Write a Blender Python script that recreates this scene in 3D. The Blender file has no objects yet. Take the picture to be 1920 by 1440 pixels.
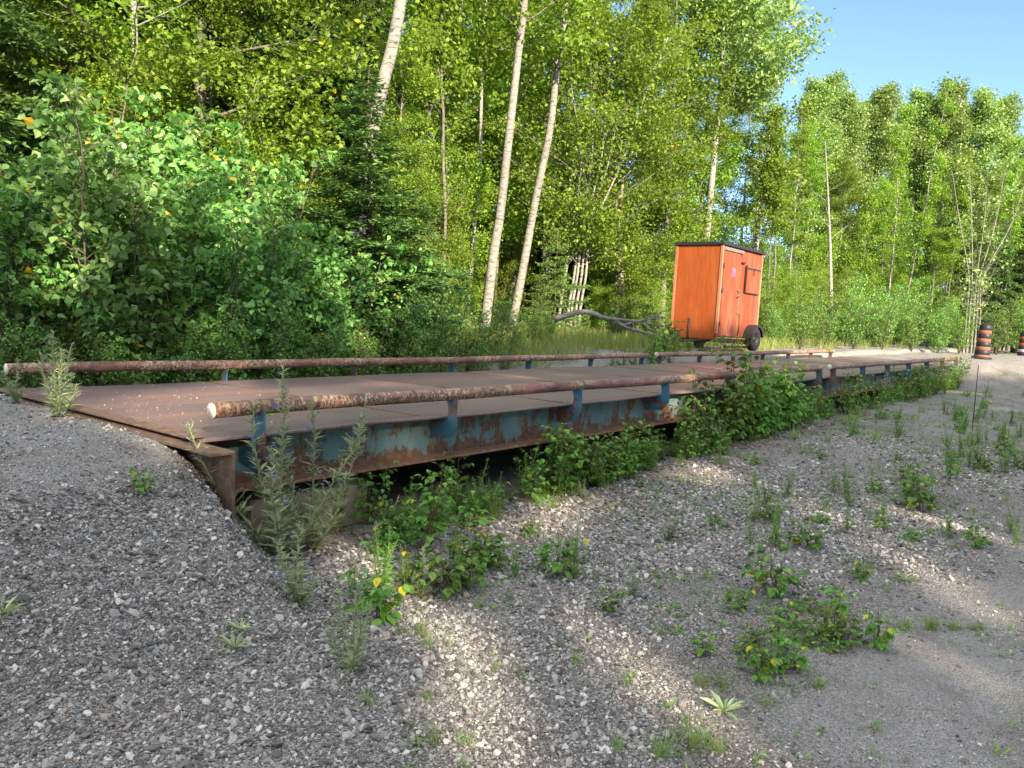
import bpy, math, random
import numpy as np
from mathutils import Matrix, Vector

# ------------------------------------------------------------------ camera, world, sun, exposure
SC = bpy.context.scene
COL = SC.collection
F_PX, PITCH, ROLL, YAW = 1483.3, 0.0853, 0.0427, 0.6844
CAM = np.array([-2.3073, -4.1269, 0.7607])
Fv = np.array([math.cos(YAW)*math.cos(PITCH), math.sin(YAW)*math.cos(PITCH), -math.sin(PITCH)])
R0 = np.cross(Fv, [0, 0, 1]); R0 /= np.linalg.norm(R0); U0 = np.cross(R0, Fv)
Rv = R0*math.cos(ROLL) + U0*math.sin(ROLL); Uv = -R0*math.sin(ROLL) + U0*math.cos(ROLL)
cd = bpy.data.cameras.new('camera'); cam = bpy.data.objects.new('camera', cd); COL.objects.link(cam)
cd.sensor_width = 36; cd.lens = F_PX/1920*36; cd.clip_start = 0.05; cd.clip_end = 2000
cam.matrix_world = Matrix(((Rv[0], Uv[0], -Fv[0], CAM[0]), (Rv[1], Uv[1], -Fv[1], CAM[1]), (Rv[2], Uv[2], -Fv[2], CAM[2]), (0, 0, 0, 1)))
SC.camera = cam
SUN_AZ, SUN_EL = math.radians(25), math.radians(24)      # light travels (sin az, cos az)
LD = np.array([math.sin(SUN_AZ)*math.cos(SUN_EL), math.cos(SUN_AZ)*math.cos(SUN_EL), -math.sin(SUN_EL)])
world = bpy.data.worlds.new('World'); SC.world = world; world.use_nodes = True
wn = world.node_tree.nodes; wl = world.node_tree.links
sky = wn.new('ShaderNodeTexSky'); sky.sky_type = 'NISHITA'; sky.sun_disc = False
sky.sun_elevation = SUN_EL
sky.sun_rotation = math.atan2(-LD[0], -LD[1])
sky.altitude = 2500; sky.air_density = 1.0; sky.dust_density = 0.1; sky.ozone_density = 2.8
# unseen clouds added overhead and behind the viewer to brighten shade; sky ahead clear
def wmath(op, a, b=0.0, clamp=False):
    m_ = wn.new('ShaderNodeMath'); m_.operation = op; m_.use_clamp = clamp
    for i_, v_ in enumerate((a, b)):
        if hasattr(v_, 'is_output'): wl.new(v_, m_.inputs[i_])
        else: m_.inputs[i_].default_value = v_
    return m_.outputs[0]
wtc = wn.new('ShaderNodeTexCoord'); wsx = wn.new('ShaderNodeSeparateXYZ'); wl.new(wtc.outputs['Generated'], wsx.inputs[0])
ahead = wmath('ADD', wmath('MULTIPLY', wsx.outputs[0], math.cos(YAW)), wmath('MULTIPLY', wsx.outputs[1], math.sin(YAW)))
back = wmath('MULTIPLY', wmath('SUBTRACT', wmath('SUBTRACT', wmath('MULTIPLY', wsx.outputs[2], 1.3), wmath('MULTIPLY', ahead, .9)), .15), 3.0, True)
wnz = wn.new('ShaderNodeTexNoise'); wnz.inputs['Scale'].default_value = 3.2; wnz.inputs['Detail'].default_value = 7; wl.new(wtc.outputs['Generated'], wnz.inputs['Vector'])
fill_cloud = wmath('MULTIPLY', wmath('SUBTRACT', wnz.outputs['Fac'], .40), 7.0, True)
cmix = wn.new('ShaderNodeMix'); cmix.data_type = 'RGBA'; wl.new(wmath('MULTIPLY', back, fill_cloud), cmix.inputs[0])
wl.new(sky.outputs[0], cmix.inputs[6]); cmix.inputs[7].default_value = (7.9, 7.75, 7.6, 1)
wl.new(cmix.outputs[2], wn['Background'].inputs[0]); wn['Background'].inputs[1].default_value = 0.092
sd = bpy.data.lights.new('sun', 'SUN'); sd.energy = 4.6; sd.angle = math.radians(0.53); sd.color = (1.0, 0.83, 0.60)
so = bpy.data.objects.new('sun', sd); COL.objects.link(so)
so.rotation_euler = Vector(LD.tolist()).to_track_quat('-Z', 'Y').to_euler()
SC.view_settings.view_transform = 'Standard'; SC.view_settings.look = 'None'
SC.view_settings.exposure = 1.95; SC.view_settings.gamma = 1
SC.render.engine = 'CYCLES'
SC.cycles.max_bounces = 6; SC.cycles.diffuse_bounces = 4; SC.cycles.glossy_bounces = 2
SC.cycles.transmission_bounces = 3; SC.cycles.transparent_max_bounces = 4
SC.cycles.use_denoising = True

RG = np.random.default_rng(11)
def pix(x, y, d):
    return CAM + (Fv + Rv*(x-960)/F_PX - Uv*(y-720)/F_PX)*d
def proj(P):
    P = np.atleast_2d(P) - CAM; z = P@Fv
    return 960+F_PX*(P@Rv)/z, 720-F_PX*(P@Uv)/z, z

# ------------------------------------------------------------------ materials
def mat(name):
    m = bpy.data.materials.new(name); m.use_nodes = True
    nt = m.node_tree; b = nt.nodes['Principled BSDF']
    b.inputs['Specular IOR Level'].default_value = 0.3
    return m, nt, b
class N:
    def __init__(s, nt): s.nt = nt; s.co = None
    def new(s, t, **k):
        n = s.nt.nodes.new(t)
        for a, v in k.items(): setattr(n, a, v)
        return n
    def link(s, a, b): s.nt.links.new(a, b)
    def obj(s):
        if s.co is None: s.co = s.new('ShaderNodeTexCoord').outputs['Object']
        return s.co
    def mapped(s, sc=(1, 1, 1), loc=(0, 0, 0), src=None):
        m = s.new('ShaderNodeMapping'); m.inputs['Scale'].default_value = sc; m.inputs['Location'].default_value = loc
        s.link(src or s.obj(), m.inputs[0]); return m.outputs[0]
    def noise(s, scale, detail=4, rough=.55, vec=None, dist=0):
        n = s.new('ShaderNodeTexNoise'); n.inputs['Scale'].default_value = scale
        n.inputs['Detail'].default_value = detail; n.inputs['Roughness'].default_value = rough; n.inputs['Distortion'].default_value = dist
        s.link(vec or s.obj(), n.inputs['Vector']); return n.outputs['Fac']
    def ramp(s, fac, stops, interp='LINEAR'):
        r = s.new('ShaderNodeValToRGB'); e = r.color_ramp.elements; r.color_ramp.interpolation = interp
        while len(e) < len(stops): e.new(.5)
        for i, (p, c) in enumerate(stops):
            e[i].position = p; e[i].color = (*c, 1) if hasattr(c, '__len__') else (c, c, c, 1)
        s.link(fac, r.inputs[0]); return r.outputs[0]
    def mix(s, fac, a, b, mode='MIX'):
        m = s.new('ShaderNodeMix', data_type='RGBA', blend_type=mode)
        for v, i in ((fac, 0), (a, 6), (b, 7)):
            if hasattr(v, 'is_output'): s.link(v, m.inputs[i])
            else: m.inputs[i].default_value = v if i == 0 else (*v, 1)
        return m.outputs[2]
    def math(s, op, a, b=0.0, clamp=False):
        m = s.new('ShaderNodeMath', operation=op); m.use_clamp = clamp
        for i, v in enumerate((a, b)):
            if hasattr(v, 'is_output'): s.link(v, m.inputs[i])
            else: m.inputs[i].default_value = v
        return m.outputs[0]
    def bump(s, h, strength, dist, b, prev=None):
        n = s.new('ShaderNodeBump'); n.inputs['Strength'].default_value = strength; n.inputs['Distance'].default_value = dist
        s.link(h, n.inputs['Height'])
        if prev: s.link(prev, n.inputs['Normal'])
        if b: s.link(n.outputs[0], b.inputs['Normal'])
        return n.outputs[0]

def leaf_mat(name, c0, c1, c2, trans=.35, yellow=.0, rough=.5, spec=.35):
    """c0..c2: dark/mid/light leaf colours, chosen leaf by leaf; yellow: share of turning leaves"""
    m, nt, b = mat(name); n = N(nt)
    g = n.new('ShaderNodeNewGeometry'); oi = n.new('ShaderNodeObjectInfo')
    col = n.ramp(g.outputs['Random Per Island'], [(0, c0), (.5, c1), (1, c2)])
    if yellow:
        y = n.math('FRACT', n.math('MULTIPLY', g.outputs['Random Per Island'], 37.7))
        y = n.math('GREATER_THAN', y, 1-yellow)
        col = n.mix(y, col, (.55, .38, .03))
    hs = n.new('ShaderNodeHueSaturation')
    n.link(n.math('ADD', n.math('MULTIPLY', oi.outputs['Random'], .028), .496), hs.inputs['Hue'])
    n.link(n.math('ADD', n.math('MULTIPLY', oi.outputs['Random'], .55), .68), hs.inputs['Value'])
    n.link(col, hs.inputs['Color']); col = hs.outputs[0]
    n.link(col, b.inputs['Base Color']); b.inputs['Roughness'].default_value = rough
    b.inputs['Specular IOR Level'].default_value = spec
    t = n.new('ShaderNodeBsdfTranslucent')
    n.link(n.mix(1.0, col, (1.25, 1.35, .6), 'MULTIPLY'), t.inputs[0])
    mx = n.new('ShaderNodeMixShader'); mx.inputs[0].default_value = trans
    n.link(b.outputs[0], mx.inputs[1]); n.link(t.outputs[0], mx.inputs[2])
    n.link(mx.outputs[0], nt.nodes['Material Output'].inputs[0])
    return m

def plain(name, c, rough=.6, metal=0, noise_amt=.25, scale=20, bump=0):
    m, nt, b = mat(name); n = N(nt)
    f = n.noise(scale, 5)
    lo = tuple(v*(1-noise_amt) for v in c); hi = tuple(min(1, v*(1+noise_amt)) for v in c)
    n.link(n.ramp(f, [(.3, lo), (.7, hi)]), b.inputs['Base Color'])
    b.inputs['Roughness'].default_value = rough; b.inputs['Metallic'].default_value = metal
    if bump: n.bump(f, bump, .01, b)
    return m

def bark_mat(name, base, dark, scale=1, band=14):
    m, nt, b = mat(name); n = N(nt)
    v = n.mapped((3, 3, band))
    f = n.noise(2*scale, 6, .65, v)
    f2 = n.noise(1.3, 4, .6, n.mapped((1, 1, .5)))
    c = n.ramp(f, [(.30, dark), (.42, tuple(.55*a+.45*d for a, d in zip(base, dark))), (.55, base), (1, tuple(min(1, a*1.2) for a in base))])
    sp = n.ramp(n.noise(7, 3, .5, n.mapped((1, 1, 2.2))), [(.60, 0), (.66, 1)])
    c = n.mix(n.math('MULTIPLY', sp, .8), c, tuple(.6*d for d in dark))
    c = n.mix(n.ramp(f2, [(.4, 0), (.75, .5)]), c, dark)
    n.link(c, b.inputs['Base Color']); b.inputs['Roughness'].default_value = .85
    n.bump(f, .6, .02, b)
    return m

M = {}
M['birch'] = leaf_mat('birch_leaf', (0.085, 0.19, 0.055), (0.15, 0.3, 0.075), (0.28, 0.47, 0.13), .32, .006, .42, .45)
M['birch2'] = leaf_mat('thicket_leaf', (0.09, 0.19, 0.04), (0.15, 0.3, 0.055), (0.25, 0.42, 0.09), .32, .004, .45)
M['maple'] = leaf_mat('maple_leaf', (0.1, 0.175, 0.02), (0.175, 0.27, 0.028), (0.28, 0.385, 0.042), .42, .004)
M['poplar'] = leaf_mat('poplar_leaf', (0.11, 0.18, 0.05), (0.2, 0.28, 0.08), (0.34, 0.42, 0.15), .36, .003, .38, .5)
M['lime'] = leaf_mat('lime_leaf', (0.105, 0.18, 0.018), (0.18, 0.275, 0.025), (0.275, 0.37, 0.038), .42, .004)
M['fir'] = leaf_mat('fir_needle', (0.05, 0.095, 0.028), (0.08, 0.14, 0.036), (0.13, 0.2, 0.05), .15)
M['fir2'] = leaf_mat('young_fir_needle', (.07, .12, .025), (.11, .16, .032), (.15, .2, .04), .15)
M['weed'] = leaf_mat('weed_leaf', (0.08, 0.17, 0.03), (0.14, 0.27, 0.045), (0.24, 0.38, 0.07), .35, .012)
M['weed_grey'] = leaf_mat('hairy_weed_leaf', (0.24, 0.3, 0.17), (0.33, 0.4, 0.22), (0.45, 0.52, 0.3), .25)
M['grass'] = leaf_mat('grass_blade', (0.1, 0.18, 0.03), (0.17, 0.26, 0.04), (0.27, 0.34, 0.07), .3, .0)
M['dry_grass'] = leaf_mat('dry_grass_blade', (.13, .20, .04), (.24, .28, .07), (.38, .34, .14), .3, .0)
M['cover'] = leaf_mat('seedling_leaf', (0.07, 0.16, 0.03), (0.13, 0.25, 0.04), (0.24, 0.36, 0.06), .3, .03)
M['blue_flower'] = plain('blue_petal', (.12, .11, .55), .6)
M['white_flower'] = plain('white_petal', (.75, .75, .72), .6, noise_amt=.08)
M['yellow_flower'] = plain('yellow_petal', (.6, .42, .03), .6)
M['litter'] = leaf_mat('dead_leaf', (.10, .06, .04), (.17, .115, .085), (.27, .21, .17), .05, 0, .8)
M['bark_aspen'] = bark_mat('aspen_bark', (.24, .23, .21), (.06, .055, .05))
M['bark_grey'] = bark_mat('grey_bark', (.18, .165, .145), (.05, .042, .035))
M['bark_pale'] = bark_mat('pale_bark', (.285, .28, .265), (.09, .08, .07))
M['bark_dark'] = bark_mat('dark_bark', (.11, .09, .07), (.03, .025, .02))
M['stem'] = plain('green_stem', (.13, .16, .06), .6)
M['stem_red'] = plain('red_stem', (.10, .07, .04), .6)
M['dry'] = plain('dry_stalk', (.32, .26, .18), .8)
M['black'] = plain('black_steel', (.02, .02, .022), .55)
M['rubber'] = plain('tyre_rubber', (.022, .022, .023), .8, scale=40, bump=.3)
M['wood_grey'] = plain('weathered_board', (.42, .38, .33), .85, scale=15, bump=.4)
M['lintel'] = plain('grey_lintel_board', (.14, .13, .12), .85, scale=15)
M['cream'] = plain('cream_pipe_cap', (.60, .55, .44), .7, scale=30)
M['pink'] = plain('pink_paper', (.62, .10, .20), .7, noise_amt=.08)
M['ink'] = plain('dark_ink', (.16, .03, .10), .7)

def rust_paint(name, paint, rust=(.17, .07, .035), dark=(.05, .028, .02), amount=.5, pscale=3, streak=(1, 1, 1), rough=.75, foot=None):
    m, nt, b = mat(name); n = N(nt)
    v = n.mapped(streak)
    big = n.noise(pscale, 8, .68, v, .3)
    fine = n.noise(pscale*9, 5, .6, v)
    r = n.ramp(n.noise(22, 6, .7), [(.3, dark), (.55, rust), (.8, tuple(min(1, c*1.7) for c in rust))])
    f = n.math('ADD', n.math('MULTIPLY', big, .75), n.math('MULTIPLY', fine, .25))
    if foot is not None:      # paint has gone first along the bottom, where water sits, and in runs below the deck edge
        sz = n.new('ShaderNodeSeparateXYZ'); n.link(n.obj(), sz.inputs[0])
        f = n.math('SUBTRACT', f, n.math('MULTIPLY', n.math('MULTIPLY', n.math('SUBTRACT', foot, sz.outputs[2]), 8.0, True), .12))
        f = n.math('SUBTRACT', f, n.math('MULTIPLY', n.ramp(n.noise(5, 4, .6, n.mapped((1, 1, .12))), [(.5, 0), (.7, 1)]), .08))
    k = n.ramp(f, [(amount-.03, 0), (amount+.02, 1)])
    n.link(n.mix(k, r, n.mix(n.noise(1.5, 3), tuple(.75*c for c in paint), tuple(min(1, 1.2*c) for c in paint))), b.inputs['Base Color'])
    b.inputs['Roughness'].default_value = rough
    n.bump(n.math('ADD', fine, k), .35, .006, b)
    return m
M['web'] = rust_paint('teal_beam_paint', (.085, .15, .155), rust=(.11, .055, .03), dark=(.03, .02, .015), amount=.475, pscale=5.5, streak=(1, 1, .6), foot=-.22)
M['flange'] = rust_paint('rusty_flange', (.10, .22, .22), rust=(.20, .105, .06), amount=.68)
M['post'] = rust_paint('blue_post_paint', (.035, .12, .18), rust=(.15, .075, .05), amount=.51, pscale=5)
M['endplate'] = rust_paint('rusty_end_plate', (.05, .24, .32), rust=(.13, .085, .06), amount=.66, pscale=3)

def pipe_mat():
    m, nt, b = mat('worn_rusty_pipe'); n = N(nt)
    v = n.mapped((1, 4, 4))
    r = n.ramp(n.noise(6, 7, .7, v), [(.32, (.04, .025, .02)), (.48, (.12, .052, .035)), (.62, (.21, .10, .065)), (.8, (.33, .2, .13))])
    st = n.noise(14, 6, .75, n.mapped((3.2, .8, 2)), 1.2)
    msk = n.noise(1.6, 3, .5)
    f = n.math('MULTIPLY', n.ramp(st, [(.50, 0), (.57, 1)]), n.ramp(msk, [(.36, 0), (.55, 1)]))
    c = n.mix(f, r, (.42, .33, .22))
    c = n.mix(n.ramp(n.noise(2.2, 4, .6, n.mapped((1, 1, 1), (7, 3, 1))), [(.55, 0), (.75, .6)]), c, (.22, .10, .12))
    n.link(c, b.inputs['Base Color']); b.inputs['Roughness'].default_value = .55
    n.bump(n.noise(60, 5, .7), .3, .004, b)
    return m
M['pipe'] = pipe_mat()

def deck_mat():
    m, nt, b = mat('rusty_tread_plate'); n = N(nt)
    sx = n.new('ShaderNodeSeparateXYZ'); n.link(n.obj(), sx.inputs[0])
    big = n.math('ADD', n.math('MULTIPLY', n.noise(.9, 6, .6, n.mapped((.35, 1.6, 1))), .55), n.math('MULTIPLY', n.noise(2.2, 5, .65, n.mapped((.09, 1.4, 1), (3, 0, 0))), .45))
    c = n.ramp(big, [(.36, (.085, .076, .090)), (.47, (.125, .092, .098)), (.56, (.18, .108, .10)), (.66, (.24, .14, .115)), (.76, (.29, .19, .16))])
    c = n.mix(n.ramp(n.noise(26, 5, .7), [(.45, 0), (.7, .45)]), c, (.085, .07, .075))
    # raised tread bars: two crossed families of short lugs, about 3 cm apart
    def lug(ax, ay, ox):
        u = n.math('ADD', n.math('MULTIPLY', sx.outputs[0], ax), n.math('MULTIPLY', sx.outputs[1], ay))
        w = n.math('SUBTRACT', n.math('MULTIPLY', sx.outputs[0], ay), n.math('MULTIPLY', sx.outputs[1], ax))
        a = n.math('ABSOLUTE', n.math('SUBTRACT', n.math('FRACT', n.math('ADD', n.math('MULTIPLY', u, 18.0), ox)), .5))
        bb = n.math('ABSOLUTE', n.math('SUBTRACT', n.math('FRACT', n.math('ADD', n.math('MULTIPLY', w, 30.0), ox)), .5))
        return n.math('MULTIPLY', n.math('LESS_THAN', a, .30), n.math('LESS_THAN', bb, .16))
    l = n.math('MAXIMUM', lug(.7071, .7071, 0), lug(.7071, -.7071, .5))
    c = n.mix(n.math('MULTIPLY', l, .38), c, (.22, .165, .155))
    n.link(c, b.inputs['Base Color']); b.inputs['Roughness'].default_value = .40; b.inputs['Metallic'].default_value = .0
    b.inputs['Specular IOR Level'].default_value = .55
    p = n.bump(l, .8, .003, None)
    n.bump(n.noise(40, 5, .7), .25, .003, b, p)
    return m
M['deck'] = deck_mat()

def plywood(name, base, worn, grey, k=.55):
    m, nt, b = mat(name); n = N(nt)
    g = n.noise(3, 8, .65, n.mapped((6, 6, .55)))
    c = n.ramp(g, [(.3, tuple(.72*x for x in base)), (.5, base), (.72, tuple(min(1, 1.15*x) for x in base))])
    c = n.mix(n.ramp(n.noise(1.6, 6, .6, n.mapped((3, 3, .6), (3, 1, 4))), [(k-.06, 0), (k+.16, .7)]), c, worn)
    c = n.mix(n.ramp(n.noise(2.2, 7, .7, n.mapped((5, 5, .5), (8, 5, 2))), [(k+.02, 0), (k+.15, .8)]), c, grey)
    c = n.mix(n.ramp(n.noise(45, 4, .6, n.mapped((2, 2, .5))), [(.62, 0), (.72, .6)]), c, tuple(.3*x for x in base))
    n.link(c, b.inputs['Base Color']); b.inputs['Roughness'].default_value = .7
    n.bump(n.noise(30, 5, .6, n.mapped((3, 3, .4))), .3, .004, b)
    return m
M['ply'] = plywood('orange_plywood', (.27, .058, .010), (.29, .095, .03), (.13, .05, .022), .58)
M['ply2'] = plywood('faded_orange_plywood', (.22, .042, .013), (.26, .10, .055), (.075, .05, .042), .49)
M['trim'] = plywood('pale_orange_trim', (.33, .14, .08), (.38, .24, .18), (.4, .2, .15), .6)
M['concrete'] = plain('old_concrete', (.24, .19, .13), .9, scale=6, bump=.5, noise_amt=.35)

def gravel_mat():
    m, nt, b = mat('gravel_ground'); n = N(nt)
    pos = n.obj()
    def vor(sc, rnd=1.0):
        v = n.new('ShaderNodeTexVoronoi'); v.inputs['Scale'].default_value = sc; v.inputs['Randomness'].default_value = rnd
        n.link(pos, v.inputs['Vector']); return v
    v1, v2 = vor(95), vor(210)
    def stones(v):
        s = n.new('ShaderNodeSeparateColor'); n.link(v.outputs['Color'], s.inputs[0])
        c = n.ramp(s.outputs[0], [(0, (.06, .056, .052)), (.3, (.135, .135, .133)), (.55, (.24, .238, .23)), (.8, (.37, .365, .35)), (1, (.48, .47, .45))])
        c = n.mix(n.math('MULTIPLY', n.math('GREATER_THAN', s.outputs[1], .8), .5), c, (.30, .20, .15))
        return n.mix(n.ramp(v.outputs['Distance'], [(.45, 0), (.85, .8)]), c, (.035, .030, .025))
    fine = n.ramp(n.noise(.55, 4, .6), [(.42, 0), (.60, 1)])
    # the driven strip at the right and the crown of the ramp are finer and paler than the rest
    sx = n.new('ShaderNodeSeparateXYZ'); n.link(pos, sx.inputs[0])
    t1 = n.math('SUBTRACT', n.math('MULTIPLY', sx.outputs[1], -1.0), n.math('ADD', n.math('MULTIPLY', sx.outputs[0], .12), n.math('ADD', 2.42, n.math('MULTIPLY', n.noise(1.4, 3), .4))))
    t1 = n.math('MULTIPLY', t1, 1.3, True)
    t1 = n.math('MULTIPLY', t1, n.math('MULTIPLY', n.math('SUBTRACT', sx.outputs[0], .1), 1.5, True))
    t2 = n.math('MULTIPLY', n.math('ADD', sx.outputs[2], .20), 9.0, True)
    fine = n.math('MAXIMUM', n.math('MULTIPLY', n.math('MULTIPLY', fine, .45), n.math('MULTIPLY', n.math('ADD', sx.outputs[0], .0), .7, True)), n.math('MAXIMUM', t1, n.math('MULTIPLY', t2, .8)))
    sand = n.ramp(n.noise(190, 3, .9), [(.34, (.10, .097, .092)), (.5, (.25, .243, .232)), (.66, (.46, .45, .43))])
    c = n.mix(.35, stones(v1), stones(v2))
    c = n.mix(n.math('MULTIPLY', fine, .92), c, sand)
    c = n.mix(n.ramp(n.noise(2.3, 6, .65), [(.50, 0), (.70, .55)]), c, (.075, .06, .045))      # dirt between the stones
    c = n.mix(n.ramp(n.noise(1.1, 6, .7, n.mapped((1, 1, 1), (5, 9, 0))), [(.56, 0), (.72, .5)]), c, (.07, .085, .03))   # moss
    # wood floor away from the yard
    wf = n.math('MULTIPLY', n.math('SUBTRACT', sx.outputs[1], n.math('ADD', 5.2, n.math('MULTIPLY', n.noise(.5, 3), 3.0))), .8, True)
    c = n.mix(wf, c, n.ramp(n.noise(5, 6, .7), [(.35, (.045, .04, .02)), (.6, (.09, .11, .03)), (.8, (.16, .17, .05))]))
    n.link(c, b.inputs['Base Color']); b.inputs['Roughness'].default_value = .93; b.inputs['Specular IOR Level'].default_value = .2
    h = n.math('SUBTRACT', 1.0, v1.outputs['Distance'])
    p = n.bump(h, .9, .012, None)
    p = n.bump(n.math('SUBTRACT', 1.0, v2.outputs['Distance']), .6, .006, None, p)
    n.bump(n.noise(9, 5, .7), .5, .03, b, p)
    return m
M['gravel'] = gravel_mat()
def stone_mat():
    m, nt, b = mat('gravel_stone'); n = N(nt)
    g = n.new('ShaderNodeNewGeometry')
    c = n.ramp(g.outputs['Random Per Island'], [(0, (.055, .055, .055)), (.25, (.13, .125, .118)), (.5, (.22, .218, .212)), (.72, (.355, .35, .335)), (.86, (.31, .255, .215)), (.89, (.5, .47, .43)), (1, (.53, .52, .49))])
    c = n.mix(n.ramp(n.noise(90, 4, .7), [(.42, 0), (.62, .45)]), c, (.11, .105, .095))
    n.link(c, b.inputs['Base Color']); b.inputs['Roughness'].default_value = .85
    return m
M['stone'] = stone_mat()

# ------------------------------------------------------------------ mesh helpers
class MB:
    """collects vertices and faces (numpy) for ONE mesh object"""
    def __init__(s): s.v = []; s.f = []; s.m = []; s.n = 0; s.sm = []
    def add(s, v, faces, mi=0, smooth=False):
        v = np.asarray(v, float).reshape(-1, 3)
        for f in (faces if isinstance(faces, list) and len(faces) and isinstance(faces[0], np.ndarray) else [np.asarray(faces)]) if not _ragged(faces) else [np.asarray([f]) for f in faces]:
            f = np.asarray(f); s.f.append(f+s.n); s.m.append(np.full(len(f), mi)); s.sm.append(np.full(len(f), smooth))
        s.v.append(v); s.n += len(v); return s
    def mesh(s, name, mats):
        me = bpy.data.meshes.new(name)
        V = np.concatenate(s.v); tot = np.concatenate([np.full(len(f), f.shape[1]) for f in s.f])
        idx = np.concatenate([f.ravel() for f in s.f])
        me.vertices.add(len(V)); me.vertices.foreach_set('co', V.ravel().astype(np.float32))
        me.loops.add(len(idx)); me.loops.foreach_set('vertex_index', idx.astype(np.int32))
        me.polygons.add(len(tot)); st = np.zeros(len(tot), np.int32); st[1:] = np.cumsum(tot)[:-1]
        me.polygons.foreach_set('loop_start', st)
        me.polygons.foreach_set('material_index', np.concatenate(s.m).astype(np.int32))
        me.polygons.foreach_set('use_smooth', np.concatenate(s.sm).astype(bool))
        for m in (mats if isinstance(mats, list) else [mats]): me.materials.append(m)
        me.update(calc_edges=True); me.validate()
        return me
    def obj(s, name, mats, parent=None, loc=None):
        return link(name, s.mesh(name, mats), parent, loc)
def _ragged(f):
    return isinstance(f, list) and len(f) and not isinstance(f[0], np.ndarray) and len({len(x) for x in f}) > 1
def link(name, me, parent=None, loc=None):
    o = bpy.data.objects.new(name, me); COL.objects.link(o)
    if parent: o.parent = parent
    if loc is not None: o.location = [float(c) for c in loc]
    return o
def empty(name, loc=(0, 0, 0), rz=0, sc=1):
    o = bpy.data.objects.new(name, None); COL.objects.link(o); o.location = [float(c) for c in loc]
    o.rotation_euler = (0, 0, rz); o.scale = (sc, sc, sc) if not hasattr(sc, '__len__') else sc
    o.empty_display_size = .1
    return o
def tag(o, label=None, cat=None, group=None, kind=None):
    if label: o['label'] = label
    if cat: o['category'] = cat
    if group: o['group'] = group
    if kind: o['kind'] = kind
    return o
def copy_tree(o, loc, rz, sc=1, kids={}):
    r = o.copy(); COL.objects.link(r); r.location = [float(c) for c in loc]
    r.rotation_euler = (0, 0, rz); r.scale = (sc, sc, sc) if not hasattr(sc, '__len__') else sc
    for k in ('label', 'group'):
        if k in r: del r[k]
    for ch in kids.setdefault(o.name, list(o.children)):
        c = ch.copy(); COL.objects.link(c); c.parent = r
    return r
def box(mb, x0, x1, y0, y1, z0, z1, mi=0):
    v = [(x, y, z) for z in (z0, z1) for y in (y0, y1) for x in (x0, x1)]
    return mb.add(v, [(0, 2, 3, 1), (4, 5, 7, 6), (0, 1, 5, 4), (2, 6, 7, 3), (0, 4, 6, 2), (1, 3, 7, 5)], mi)
def bbox(x0, x1, y0, y1, z0, z1, bev=.004):
    import bmesh
    bm = bmesh.new(); bmesh.ops.create_cube(bm, size=1)
    for v in bm.verts: v.co = ((x0+x1)/2+v.co.x*(x1-x0), (y0+y1)/2+v.co.y*(y1-y0), (z0+z1)/2+v.co.z*(z1-z0))
    bmesh.ops.bevel(bm, geom=bm.edges[:], offset=bev, segments=2, affect='EDGES', profile=.5)
    v = np.array([x.co[:] for x in bm.verts]); bm.verts.index_update()
    f = [[x.index for x in p.verts] for p in bm.faces]; bm.free(); return v, f
def addb(mb, *a, bev=.004, mi=0):
    v, f = bbox(*a, bev=bev)
    by = {}
    for q in f: by.setdefault(len(q), []).append(q)
    mb.add(v, [np.array(q) for q in by.values()], mi); return mb
def prism(mb, poly, axis, a, b, mi=0):
    """extrude a 2-D polygon along an axis: for axis 0 poly is (y,z)"""
    n = len(poly)
    def P(p, t): return (t, p[0], p[1]) if axis == 0 else (p[0], t, p[1]) if axis == 1 else (p[0], p[1], t)
    v = [P(p, a) for p in poly]+[P(p, b) for p in poly]
    f = [np.array([list(range(n))[::-1]]), np.array([list(range(n, 2*n))]), np.array([[i, (i+1) % n, n+(i+1) % n, n+i] for i in range(n)])]
    return mb.add(v, f, mi)
def tube(mb, pts, rad, sides=6, mi=0, cap=True):
    pts = np.asarray(pts, float); n = len(pts); rad = np.broadcast_to(rad, n)
    t = np.gradient(pts, axis=0); t /= np.linalg.norm(t, axis=1)[:, None]+1e-9
    ref = np.array([0, 0, 1.]) if abs(t[0][2]) < .9 else np.array([1., 0, 0])
    a = np.cross(t, ref); a /= np.linalg.norm(a, axis=1)[:, None]+1e-9; b = np.cross(t, a)
    th = np.arange(sides)/sides*2*np.pi
    v = pts[:, None]+rad[:, None, None]*(a[:, None]*np.cos(th)[None, :, None]+b[:, None]*np.sin(th)[None, :, None])
    i = np.arange(n-1)[:, None]*sides; j = np.arange(sides)[None]; k = (j+1) % sides
    f = np.stack([i+j, i+sides+j, i+sides+k, i+k], -1).reshape(-1, 4)
    fs = [f]
    if cap: fs += [np.array([list(range(sides))]), np.array([list(range((n-1)*sides, n*sides))[::-1]])]
    mb.add(v.reshape(-1, 3), fs, mi, True); return mb
def unit(a): return a/(np.linalg.norm(a, axis=-1, keepdims=True)+1e-9)
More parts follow.
